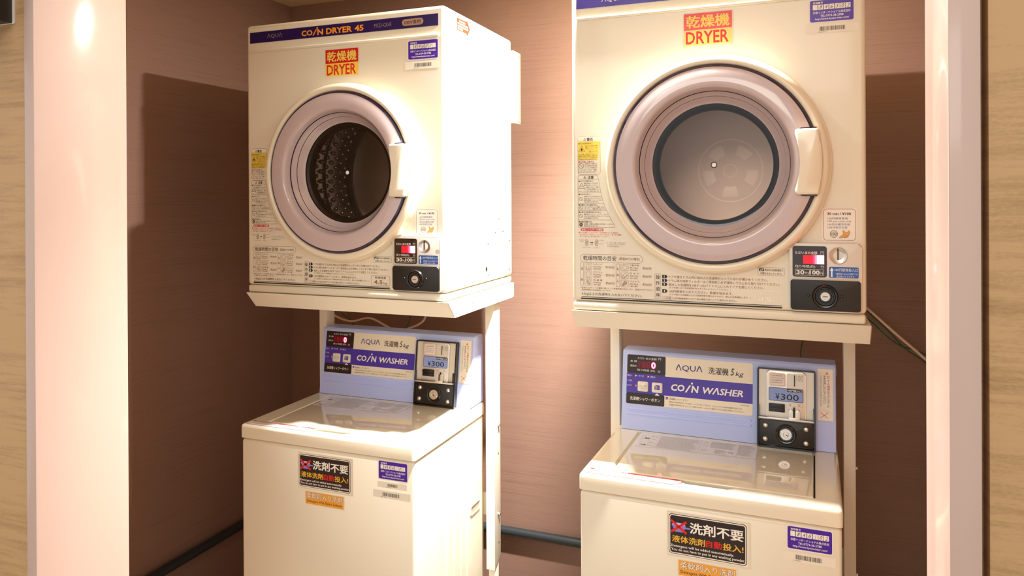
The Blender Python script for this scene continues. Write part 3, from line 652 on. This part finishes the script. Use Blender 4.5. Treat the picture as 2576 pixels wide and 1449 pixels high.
# ------------------------------------------------------------------ coin washer
DU, DV = -.0025, .0018
STRIPE = ink('#4C38A8', .3); PANELB = ink('#F0E5CE', .35); PBLK = ink('#2A1C18', .3)
def make_washer():
    root = empty('coin_washer', (0, 0, Z0))
    zt = -.3125
    # cabinet
    mb = MB(); mb.rbox(.0385, .5190, -.0695, .3150, -1.12, -.3492, CREAM, .0075, 4)
    mb.rbox(.046, .512, -.062, .308, -.3492, -.3440, CREAM)
    for y in (.0836, .123, .1637, .2024): mb.rbox(.5180, .5200, y, y + .010, -1.10, -.452, CREAM, .0009, 2)
    mb.build('cabinet', root)
    for x in (.07, .48):
        for y in (-.03, .27):
            mb = MB(Frame((0, 0, -1.15), (1, 0, 0), (0, 1, 0), (0, 0, 1))); mb.lathe((x, y), [(.018, 0), (.018, .032)], RUBBER, 20, cap0=True, cap1=True); mb.build('foot', root)
    # top deck with a well for the lid
    b = bmesh.new(); bmesh.ops.create_cube(b, size=1.0)
    for v in b.verts: v.co = Vector((.0366 + (v.co.x + .5) * .4842, -.0727 + (v.co.y + .5) * .3910, -.3457 + (v.co.z + .5) * (zt + .3457)))
    bmesh.ops.bevel(b, geom=[e for e in b.edges if not all(abs(v.co.z + .3457) < 1e-5 for v in e.verts)], offset=.0085, segments=4, profile=0.5, affect='EDGES')
    tf = max((f for f in b.faces if f.normal.z > .99), key=lambda f: f.calc_area())
    rect = (min(v.co.x for v in tf.verts), min(v.co.y for v in tf.verts), max(v.co.x for v in tf.verts), max(v.co.y for v in tf.verts))
    bmesh.ops.delete(b, geom=[tf], context='FACES_ONLY'); mb = MB(); mb.bm(b, CREAMP)
    LX0, LX1, LY0, LY1 = .0975, .4725, -.0345, .2220
    def loop(dx0, e, scoop):
        L = [(LX0 - dx0, LY0 - e)]
        L += [(.228, LY0 - e), (.236, LY0 - e - scoop * .6), (.244, LY0 - e - scoop), (.322, LY0 - e - scoop), (.332, LY0 - e - scoop * .6), (.342, LY0 - e)]
        L += [(LX1 + e, LY0 - e), (LX1 + e, LY1 + e), (LX0 - dx0, LY1 + e)]
        out = []
        for i, (p, q) in enumerate(zip(L, L[1:] + L[:1])):       # subdivide so the sheet stays even
            for k in range(4): out.append((p[0] + (q[0] - p[0]) * k / 4, p[1] + (q[1] - p[1]) * k / 4))
        return out
    hole = loop(.0065, .0030, .0165); low = loop(.0015, .0022, .0130)
    ring_fill(mb, rect, hole, lambda u, v: (u, v, zt), CREAMP)
    n = len(hole); mb.add([(u, v, zt) for u, v in hole] + [(u, v, zt - .0075) for u, v in low], [(i, (i + 1) % n, n + (i + 1) % n, n + i) for i in range(n)], CREAMP)
    mb.add([(u, v, zt - .0075) for u, v in low], [tuple(range(n))], mat('gap_shadow_plastic', '#2A241C', .6)); deck = mb.build('top_deck', root, 40)
    # lid
    mb = MB(); b = bmesh.new(); bmesh.ops.create_cube(b, size=1.0)
    for v in b.verts: v.co = Vector((LX0 + (v.co.x + .5) * (LX1 - LX0), LY0 + (v.co.y + .5) * (LY1 - LY0), zt - .0072 + (v.co.z + .5) * .0080))
    bmesh.ops.bevel(b, geom=[e for e in b.edges if all(v.co.z > zt for v in e.verts)], offset=.0032, segments=4, profile=.5, affect='EDGES')
    mb.bm(b, mat('glossy_lid', '#EDE2CA', .05, coat=1.0)); lid = mb.build('lid', root, 40)
    df = Frame((0, 0, zt + .0008), (1, 0, 0), (0, 1, 0), (0, 0, 1)); mb = MB(df, .0002); G = ink('#A09C9E'); GD = ink('#5A5658')
    mb.poly([(.1060, .1215), (.3600, .1300), (.3615, .2140), (.1080, .2140)], ink('#E4DEDA', .15), 0)
    rnd = random.Random(4)
    for u0, u1, v0, v1 in ((.150, .236, .128, .208), (.262, .318, .170, .208), (.322, .356, .140, .208), (.275, .300, .134, .160)):
        v = v1
        while v > v0: mb.dashes(u0, u1 - rnd.uniform(0, .012), v, .0022, G, 1, lo=.0008, hi=.004); v -= .0046
    for u in (.1145, .1300, .1455, .2400, .3205, .3600): mb.line([(u, .127), (u, .212)], .0005, G, 1)
    mb.text('警告', .1165, .1280, .176, .186, GD, 1, .02); mb.text('注意', .1165, .1280, .131, .140, GD, 1, .02)
    for u, v in ((.137, .200), (.137, .178), (.137, .156), (.137, .136), (.252, .198), (.252, .178)): mb.line([(u - .005, v - .005), (u, v + .005), (u + .005, v - .005)], .0007, GD, 1)
    for u, v in ((.252, .145), (.308, .150)): mb.ring(u, v, .0048, .0055, GD, 1); mb.line([(u - .004, v + .004), (u + .004, v - .004)], .0006, GD, 1)
    mb.build('lid_print', lid)
    # red-edged label on the deck
    df2 = Frame((0, 0, zt), (1, 0, 0), (0, 1, 0), (0, 0, 1)); mb = MB(df2, .0003); O = ink('#C8260E')
    out = [(.0500, -.0665), (.2235, -.0665), (.2365, -.0560), (.2365, -.0450), (.2280, -.0400), (.0560, -.0400), (.0500, -.0440)]
    mb.poly(out, ink('#FBF8F2'), 0); mb.line(out + out[:1], .0010, O, 1); mb.poly([(.0500, -.0455), (.2365, -.0455), (.2280, -.0400), (.0560, -.0400)], O, 1)
    mb.dashes(.062, .130, -.0428, .0030, WHITE, 2, lo=.002, hi=.005); mb.tl('(ふたロック機能付き)', .150, .215, -.0428, .0034, WHITE, 2)
    for q in range(3): mb.dashes(.058, .200 - q * .02, -.0500 - q * .0045, .0014, ink('#B8B0A8'), 1)
    mb.build('deck_label', root)
    # control housing -------------------------------------------
    hx0, hx1 = .0488, .5178
    fr = Frame((0, 0, 0), (0, 1, 0), (0, 0, 1), (1, 0, 0))
    mb = MB(); pr = [(.2325, -.3115), (.2565, -.1345), (.2605, -.1300), (.3085, -.1285), (.3125, -.1310), (.3150, -.1360), (.3150, -.3115)]
    mb.prism(pr[::-1], hx0, hx1, BLUEH, .0025, 3, fr)
    mb.prism([(.266, -.142), (.311, -.1365), (.311, -.1525), (.272, -.1565)][::-1], hx1 - .001, hx1 + .0012, BLUEH, .0005, 1, fr)
    sy = .1348 * .0; ln = math.hypot(.024, .177); U3 = Vector((1, 0, 0)); V3 = Vector((0, .1348, .9909)); N3 = Vector((0, -.9909, .1348))
    pf = Frame((DU, .2325, -.31), U3, V3, N3); pf.o += V3 * DV
    for v in (.0452, .0342): mb.fr = pf; mb.prism(rr_pts(.0630, v - .0022, .3468, v + .0022, .002), -.001, .0016, BLUEH, .0014, 3)
    house = mb.build('control_housing', root, 30)
    # fascia -----------------------------------------------------
    mb = MB(pf, .0010); mb.prism(rr_pts(.0618, .0556, .3490, .1708, .0035), -.0005, .0010, PANELB, .0004, 1)
    mb.rect(.0622, .1272, .1535, .1704, PBLK, 1, .003); mb.rect(.0618, .0818, .3488, .1252, STRIPE, 1); mb.rect(.0618, .1245, .1530, .1274, STRIPE, 1); mb.rect(.0618, .0560, .1523, .0820, PBLK, 1, .003)
    W = WHITE
    mb.tl('ただいまの金額', .0870, .1321, .1632, .0054, W); mb.tl('円', .1362, .1425, .1640, .0058, W)
    mb.tl('金 額', .0694, .0855, .1555, .0046, W); mb.tl('運転中', .0692, .0850, .1442, .0046, W); mb.tl('残り時間 (約)', .0864, .1290, .1353, .0058, W); mb.tl('分', .1352, .1420, .1352, .0058, W)
    mb.rect(.0885, .1398, .1330, .1572, mat('led_window', '#3A0A10', 0.15, emit='#C00024', es=0.10), 2); mb.text('1', .0895, .0915, .1410, .1560, LEDD, 3, .02); mb.text('8', .0975, .1065, .1410, .1560, LEDD, 3, .01); mb.text('8', .1085, .1175, .1410, .1560, LEDD, 3, .01); mb.text('0', .1198, .1305, .1405, .1562, LEDW, 3, .05)
    mb.tl('洗い', .0630, .0745, .1213, .0050, W); mb.tl('すすぎ', .0898, .1030, .1216, .0046, W); mb.tl('脱水', .1185, .1305, .1216, .0048, W)
    for u in (.0845, .1138): mb.poly([(u - .002, .1192), (u + .0024, .1216), (u - .002, .1240)], W, 2)
    for u, v in ((.0786, .1216), (.1070, .1216), (.1354, .1215), (.0784, .1100), (.0779, .0984)): mb.circ(u, v, .0024, LEDB, 2, 16)
    mb.tl('ソフト剤投入', .0624, .0755, .1096, .0042, W); mb.tl('ふたロック', .0622, .0750, .0985, .0042, W); mb.box(.0828, .0968, .0858, .0990, W, 2, .0002, .0005); mb.ring(.0843, .0994, .0008, .0013, W, 2, 12)
    mb.text('洗濯槽シャワーボタン', .0710, .1421, .0645, .0728, W, 2, .006); mb.poly([(.1295, .0800), (.1405, .0800), (.1350, .0864 - .0010)], W, 2)
    mb.text('ΛQUΛ', .1770, .2382, .1395, .1557, ink('#3A2C86'), 2, .006); mb.text('洗濯機', .2516, .2962, .1392, .1552, BLACK, 2, .006)
    mb.text('5', .3006, .3090, .1404, .1560, BLACK, 2, .004, .2); mb.text('kg', .3115, .3294, .1370, .1500, BLACK, 2, .004, .2)
    mb.text('CO', .1672, .1985, .0945, .1100, W, 2, .035, .12); mb.poly([(.1990, .0935), (.2028, .0935), (.2130, .1102), (.2092, .1102)], W, 2); mb.circ(.2150, .1148, .0024, W, 2)
    mb.text('N', .2135, .2305, .0942, .1100, W, 2, .035, .12); mb.text('WΛSHER', .2395, .3284, .0945, .1100, W, 2, .035, .2)
    mb.rect(.1555, .0735, .1605, .0790, STRIPE, 2); mb.line([(.1558, .0770), (.1600, .0745)], .0006, W, 3); mb.tl('洗濯槽シャワーボタン', .1633, .2074, .0755, .0048, K2)
    mb.tl('・硬貨投入後10秒以内にふたを閉じ、シャワーボタンを押すと、ふたロックされ30秒間洗濯槽を洗浄します。', .1616, .3279, .0686, .0036, K2); mb.tl('・洗濯槽の洗浄が終わるとふたロック解除されます。ふたロック解除されてから洗剤と衣類を入れてください。', .1617, .3309, .0624, .0036, K2); mb.tl('MCW-C50', .3240, .3406, .0767, .0030, K2)
    mb.build('fascia', house)
    for (a, c_), k in (((.0890, .1138), 0), ((.1227, .1474), 1)):
        mb = MB(pf, .0042); mb.prism(rr_pts(a, .0865, c_, .1096, .003), .0008, .0030, ink('#E9DFCB', .3), .0008, 2); mb.prism(rr_pts(a + .0022, .0887, c_ - .0022, .1074, .002), .0028, .0042, ink('#EFE7D6', .3), .0006, 2)
        if k: mb.rect(a + .0065, .0935, a + .0185, .1040, STRIPE, 1, .001); [mb.line([(a + .0085 + q * .003, .0945), (a + .0095 + q * .003, .1005)], .0006, WHITE, 2) for q in range(3)]; mb.line([(a + .007, .103), (a + .013, .0995)], .0012, WHITE, 2)
        else: mb.tl('ふたロック解除', a + .003, c_ - .003, .0993, .0040, ink('#8A7F70'), 1); mb.tl('(一時停止)', a + .006, c_ - .006, .0945, .0028, ink('#8A7F70'), 1); mb.ring((a + c_) / 2, .0980, .0082, .0086, ink('#C9BFA8'), 1)
        mb.build('button', house)
    # coin box -----------------------------------------------------
    mb = MB(pf, .013); a, c_, e, f_ = .3592, .4795, -.0055, .1655
    mb.prism(rr_pts(a, e, c_, f_, .004), -.002, .0120, BLACKP, .0015, 2)
    def rim(u0, v0, u1, v1, r, w, d0, d1, m):
        o = rr_pts(u0, v0, u1, v1, r); i = rr_pts(u0 + w, v0 + w, u1 - w, v1 - w, max(r - w, .0008)); n_ = len(o)
        P = [pf.p(*p, d1) for p in o] + [pf.p(*p, d1) for p in i] + [pf.p(*p, d0) for p in o] + [pf.p(*p, d0) for p in i]
        fs = []
        for q in range(n_):
            j = (q + 1) % n_; fs += [(q, j, n_ + j, n_ + q), (2 * n_ + q, 2 * n_ + j, j, q)[::1], (n_ + q, n_ + j, 3 * n_ + j, 3 * n_ + q)]
        mb.add(P, fs, m)
    rim(a, e, c_, f_, .005, .0034, .010, .0160, BLACKP)
    cb = mb.build('coin_box', root, 40)
    mb = MB(pf, .0124); mb.prism(rr_pts(.3628, .0562, .4762, .1618, .002), .0115, .0128, SILVERP)
    mb.prism(rr_pts(.3790, .0565, .4598, .1604, .006), .0120, .0160, SILVER, .0020, 3)
    mb.prism([(.3628, .0558), (.4762, .0558), (.4762, .0600), (.3628, .0600)], .0120, .0200, SILVER, .001, 2)
    plate = mb.build('coin_plate', cb, 40)
    mb = MB(pf, .0162); mb.rect(.3846, .1268, .4190, .1560, ink('#EFE3D2'), 0, .004); mb.box(.3846, .1268, .4190, .1560, ink('#C9BBA8'), 1, .004, .0004); mb.box(.3880, .1290, .4172, .1536, ink('#D0584A'), 1, .003, .0005)
    for q, t in enumerate(('100円硬貨専用', '100 yen coins only', '100日元硬币专用', '100엔동전전용')): mb.tl(t, .3900, .4150 - (.003 if q != 1 else 0), .1500 - q * .0049, .0032, ink('#7A7296'), 2)
    mb.build('coin_card', cb)
    mb = MB(pf, .0162); mb.prism(rr_pts(.4205, .1248, .4562, .1566, .004), .0150, .0166, SILVERP, .0005, 1); mb.base = .0168; mb.rect(.4357, .1300, .4380, .1536, BLACK, 1); mb.text('100', .4408, .4540, .1410, .1535, ink('#9A9288'), 1, -.008); mb.build('coin_slot', cb)
    mb = MB(pf, .0165); mb.prism(rr_pts(.3838, .0957, .4548, .1246, .0035), .0150, .0166, BLACK); mb.base = .0167; mb.rect(.3848, .0966, .4538, .1238, ink('#8CA0D8', .2), 1, .003)
    mb.rect(.4212, .1172, .4526, .1232, BLACK, 2, .001); mb.tl('100円投入口', .4228, .4516, .1202, .0044, WHITE, 3, .015); mb.text('¥', .3974, .4062, .0990, .1122, BLACK, 2, .008); mb.text('300', .4085, .4455, .0990, .1122, BLACK, 2, .008); mb.build('price_plate', cb)
    mb = MB(pf); mb.prism(rr_pts(.3840, .0722, .4172, .0900, .0012), .0150, .0175, BLACK, .0005, 1); mb.prism(rr_pts(.3846, .0812, .4166, .0892, .001), .0170, .0215, ink('#14100E', .2), .0015, 2); mb.prism(rr_pts(.3846, .0732, .4166, .0806, .001), .0170, .0200, ink('#14100E', .2), .0015, 2); mb.build('return_lever', cb)
    mb = MB(pf, .0162); mb.box(.4232, .0868, .4530, .0925, ink('#B5A996'), 1, .0005, .0004); mb.tl('返', .4262, .4302, .0896, .0036, ink('#9A9080')); mb.tl('却', .4442, .4482, .0896, .0036, ink('#9A9080'))
    mb.prism(rr_pts(.4250, .0590, .4338, .0812, .003), .0155, .0235, SILVER, .002, 3); mb.prism(rr_pts(.4384, .0590, .4474, .0812, .003), .0155, .0235, SILVER, .002, 3); mb.prism(rr_pts(.4340, .0640, .4382, .0850, .0006), .0150, .0166, BLACK); mb.prism(rr_pts(.4250, .0570, .4474, .0640, .001), .0155, .0245, SILVER, .001, 2); mb.build('coin_return', cb, 40)
    mb = MB(pf); mb.prism(rr_pts(.3640, .0010, .4750, .0530, .004), .0115, .0148, BLACKT, .0012, 2); mb.prism(rr_pts(.3626, .0535, .4764, .0556, .0006), .0115, .0172, BLACKP); lp = mb.build('lock_plate', cb)
    LC = (.4195, .0262)
    mb = MB(pf); mb.lathe(LC, [(.0215, .0146), (.0210, .0172), (.0190, .0186), (.0165, .0180), (.0150, .0160), (.0128, .0160)], BLACKP, 40); mb.lathe(LC, [(.0126, .0155), (.0126, .0185), (.0115, .0195), (.0060, .0195), (.0052, .0188), (.0046, .0195), (.0002, .0195)], CHROME, 36); mb.prism([(LC[0] - .0010, LC[1] - .0008), (LC[0] + .0034, LC[1] - .0036), (LC[0] + .0042, LC[1] - .0024), (LC[0], LC[1] + .0006)], .0190, .0198, BLACK); mb.build('lock', cb)
    for u, v in ((.3776, .0414), (.4603, .0410), (.3770, .0125), (.4602, .0115)):
        mb = MB(pf); mb.dome(u, v, .0145, .0060, .0048, CHROME, 20); mb.build('rivet', cb)
    mb = MB(pf)
    for u in (.3626, .4742): mb.prism([(u, .056), (u + .0022, .056), (u + .0022, .080), (u + .0014, .086), (u, .086)], .0128, .0225, ACRYL)
    mb.prism([(.3626, .0606), (.4764, .0606), (.4764, .0622), (.3626, .0622)], .0128, .0225, ACRYL); mb.build('coin_guard', cb)
    # pinch-warning strip ------------------------------------------
    mb = MB(pf, .0004); mb.rect(.4818, .0585, .5178, .1722, ink('#BFC5DF', .2), 0, .002); mb.rect(.4832, .0618, .5140, .1706, ink('#F1E5D2', .3), 1, .001)
    mb.poly([(.4988, .1590), (.5056, .1590), (.5022, .1660)], ORANGE, 2); mb.rect(.5019, .1605, .5025, .1638, BLACK, 3); mb.circ(.5022, .1598, .0004, BLACK, 3, 8)
    mb.vtext('ビニール袋等', .5054, .1575, .1252, .0052, RED, 2, .015); mb.vtext('をフタにはさんだ', .5050, .1245, .0885, .0050, BLACK, 2); mb.vtext('まま使用しないでください', .4975, .1575, .0970, .0050, BLACK, 2); mb.vtext('フタをロックできないため運転中で止まります', .4902, .1565, .0900, .0028, ink('#6A6490'), 2)
    mb.line([(.4890, .0782), (.5040, .0667)], .0009, RED, 3); mb.line([(.4890, .0667), (.5040, .0782)], .0009, RED, 3); hc = ink('#D8BCA0')
    mb.line([(.494, .0850), (.499, .0800), (.505, .0790)], .0006, hc, 2); mb.line([(.497, .0860), (.502, .0820), (.507, .0830)], .0006, hc, 2); mb.box(.503, .0745, .510, .0800, hc, 2, .0005, .0004)
    mb.build('pinch_warning_label', root)
    # side grip
    sf = Frame((.5190, 0, 0), (0, 1, 0), (0, 0, 1), (1, 0, 0)); mb = MB(sf)
    o = rr_pts(.2215, -.5905, .2865, -.5600, .006); i = rr_pts(.2255, -.5865, .2825, -.5640, .004); n = len(o)
    mb.add([sf.p(*p, 0) for p in o] + [sf.p(*p, .003) for p in i] + [sf.p(p[0], p[1], .0006) for p in rr_pts(.2265, -.5855, .2815, -.5650, .004)], [(q, (q + 1) % n, n + (q + 1) % n, n + q) for q in range(n)] + [(n + q, n + (q + 1) % n, 2 * n + (q + 1) % n, 2 * n + q) for q in range(n)], CREAMP)
    mb.add([sf.p(p[0], p[1], .0006) for p in rr_pts(.2265, -.5855, .2815, -.5650, .004)], [tuple(range(n))], ink('#B9AE96')); mb.build('side_grip', root, 40)
    return root
K2 = ink('#6E5A48')
def washer_stickers(root, du, dv, asset, digits, bcs, seed):
    ff = Frame((du, -.0695, dv), (1, 0, 0), (0, 0, 1), (0, -1, 0)); mb = MB(ff)
    mb.rect(-.0035, -.0815, .1500, .0045, ink('#E9DFC8', .25), 0, .002); mb.rect(-.0012, -.0780, .1455, .0012, ink('#F3EBDA', .3), 1, .001)
    mb.rect(0, -.0760, .1430, 0, PBLK, 2, .006); mb.rect(.0011, -.0749, .1419, -.0011, ink('#F5EEE0', .3), 3, .0055); mb.rect(.0030, -.0730, .1400, -.0030, ink('#2E2426', .25), 4, .004)
    cp = ink('#8F84D8'); mb.poly([(.0055, -.0205), (.0125, -.0335), (.0262, -.0335), (.0310, -.0258), (.0410, -.0258), (.0410, -.0232), (.0320, -.0225), (.0318, -.0205)], cp, 5)
    mb.poly([(.0055, -.0205), (.0080, -.0180), (.0150, -.0160), (.0230, -.0160), (.0300, -.0180), (.0318, -.0205)], ink('#CFC8EE'), 5)
    for p, q in (((.0045, -.0125), (.0335, -.0345)), ((.0045, -.0345), (.0335, -.0125))): mb.line([p, q], .0046, ink('#E2211C'), 6)
    mb.text('洗剤不要', .0395, .1370, -.0325, -.0115, WHITE, 5, .025)
    mb.text('液体洗剤', .0062, .0680, -.0535, -.0400, YEL2, 5, .022); mb.text('自動', .0695, .0985, -.0535, -.0400, ink('#E2211C'), 5, .022); mb.text('投入!', .1000, .1370, -.0535, -.0400, YEL2, 5, .022)
    mb.text('Detergent will be added automatically.', .0045, .1200, -.0638, -.0578, WHITE, 5, .012); mb.text('You do not have to put in any washing powder.', .0045, .1398, -.0710, -.0646, WHITE, 5, .012)
    mb.build('detergent_label', root)
    mb = MB(ff); mb.rect(.0165, -.1170, .1265, -.0850, ink('#EDE0C6', .3), 0); mb.rect(.0183, -.1152, .1235, -.0866, ink('#F2A83C', .35), 1)
    mb.text('柔軟剤入り洗剤', .0215, .1210, -.1018, -.0886, ink('#5A4630'), 2, .03); mb.text('柔軟剤入り洗剤', .0213, .1208, -.1016, -.0884, WHITE, 3, .008)
    mb.text('Detergent With Fabric Softener', .0222, .1208, -.1128, -.1050, ink('#5A3A18'), 2, .01); mb.build('softener_label', root)
    f0 = Frame((0, -.0695, 0), (1, 0, 0), (0, 0, 1), (0, -1, 0)); asset_label(root, f0, *asset, digits)
    for q, (u0, v0, u1, v1, b0, b1) in enumerate(bcs): barcode(root, f0, u0, v0, u1, v1, b0, b1, seed + q)
YEL2 = ink('#F0B93A')
washer = make_washer(); washer2 = copy_tree(washer); washer2.location = (.8672, -.0196, Z0 + .0007); washer2.rotation_euler = (0, 0, -.0172)
washer_stickers(washer, .2090, -.3657, (.4272, -.3950, .5003, -.3550), '846101', ((.4235, -.4150, .4990, -.4015, .4496, .4751), (.4120, -.4385, .5080, -.4215, .4368, .4793)), 11)
washer_stickers(washer2, .2155, -.3665, (.4287, -.3957, .5024, -.3560), '846102', ((.4190, -.4190, .5087, -.4015, .4425, .4861),), 17)
tag(washer, 'cream top-loading coin washer under the left dryer, asset label reading 846-101', 'washing machine', 'coin washers'); tag(washer2, 'cream top-loading coin washer under the right dryer, asset label reading 846-102', 'washing machine', 'coin washers')

# ------------------------------------------------------------------ pipe, cords, wall box
mb = MB(); zp = Z0 - .8035; r = .0135
pts = [(-.3475, -.55, zp)] + [(-.3475, y, zp) for y in (-.3, 0, .2, .4, .56)] + [(-.344, .600, zp), (-.330, .620, zp), (-.30, .6255, zp)] + [(x, .6255, zp) for x in (0, .4, .8, 1.2, 1.685)]
mb.tube(pts, r, PIPEM, 20, 3); tag(mb.build('wall_pipe', None, 60), 'dark grey pipe running low along the left and back walls', 'pipe')
def cord(name, pts, r, m, label, cat, group):
    mb = MB(); mb.tube([(x, y, Z0 + z) for x, y, z in pts], r, m, 10, 6); return tag(mb.build(name, None, 60), label, cat, group)
cord('power_cord', [(-.120, .44, .06), (-.118, .49, -.05), (-.105, .515, -.130), (-.088, .52, -.149), (-.034, .52, -.160), (.034, .52, -.146), (.099, .52, -.170), (.14, .52, -.186), (.176, .52, -.170), (.209, .52, -.157), (.234, .52, -.131), (.250, .49, -.06), (.252, .44, .06)], .0034, BEIGEC, 'beige power cord drooping behind the left washer panel', 'cord', 'power cords')
cord('power_cord', [(1.36, .43, .10), (1.40, .53, .02), (1.479, .60, -.053), (1.542, .60, -.112), (1.587, .60, -.152), (1.611, .60, -.174), (1.66, .60, -.215), (1.698, .60, -.24)], .0036, BEIGEC, 'beige power cord slanting down right from behind the right dryer', 'cord', 'power cords')
cord('ground_wire', [(-.110, .44, .05), (-.098, .50, -.09), (-.079, .52, -.130), (-.028, .52, -.169), (.03, .50, -.23), (.05, .40, -.29), (.055, .326, -.31)], .0013, GREENC, 'thin green wire crossing the cord beside the left stand post', 'wire', 'green ground wires')
cord('ground_wire', [(-.078, .44, .05), (-.070, .50, -.09), (-.058, .53, -.125), (-.048, .53, -.150), (-.030, .52, -.20), (-.02, .40, -.29), (.045, .326, -.31)], .0011, GREENC, 'short green wire just right of the left stand post', 'wire', 'green ground wires')
cord('ground_wire', [(.184, .44, .05), (.184, .50, -.09), (.182, .52, -.132), (.169, .52, -.166), (.160, .45, -.23), (.155, .326, -.28)], .0013, GREENC, 'thin green wire hanging behind the middle of the left washer panel', 'wire', 'green ground wires')
cord('ground_wire', [(1.40, .43, .10), (1.43, .54, -.01), (1.480, .60, -.061), (1.524, .60, -.104), (1.560, .60, -.145), (1.590, .60, -.168), (1.611, .60, -.182), (1.66, .60, -.22), (1.698, .60, -.235)], .0015, GREENC, 'upper green wire running close under the right beige cord', 'wire', 'green ground wires')
cord('ground_wire', [(1.40, .43, .06), (1.43, .54, -.04), (1.480, .605, -.080), (1.533, .605, -.130), (1.560, .605, -.147), (1.586, .605, -.154), (1.611, .605, -.164), (1.66, .61, -.19), (1.698, .61, -.20)], .0015, GREENC, 'lower green wire sagging furthest from the right beige cord', 'wire', 'green ground wires')
cord('ground_wire', [(1.330, .44, .05), (1.332, .50, -.09), (1.324, .60, -.149), (1.319, .60, -.173), (1.318, .60, -.200), (1.318, .50, -.27), (1.318, .31, -.30)], .0014, GREENC, 'green wire hanging behind the right washer control panel', 'wire', 'green ground wires')
root = empty('wall_box', (.07, Y_HALL + .003, Z0 + .518))
mb = MB(); mb.rbox(-.12, .0920, -.24, -.002, 0.0, .30, DARKBOX, .001); mb.build('housing', root)
mb = MB(); mb.rbox(-.13, .0962, -.003, .0, -.001, .31, SILVERP, .0005); mb.build('back_plate', root)
tag(root, 'dark box mounted on the wood-grain wall at the top left corner', 'wall box')
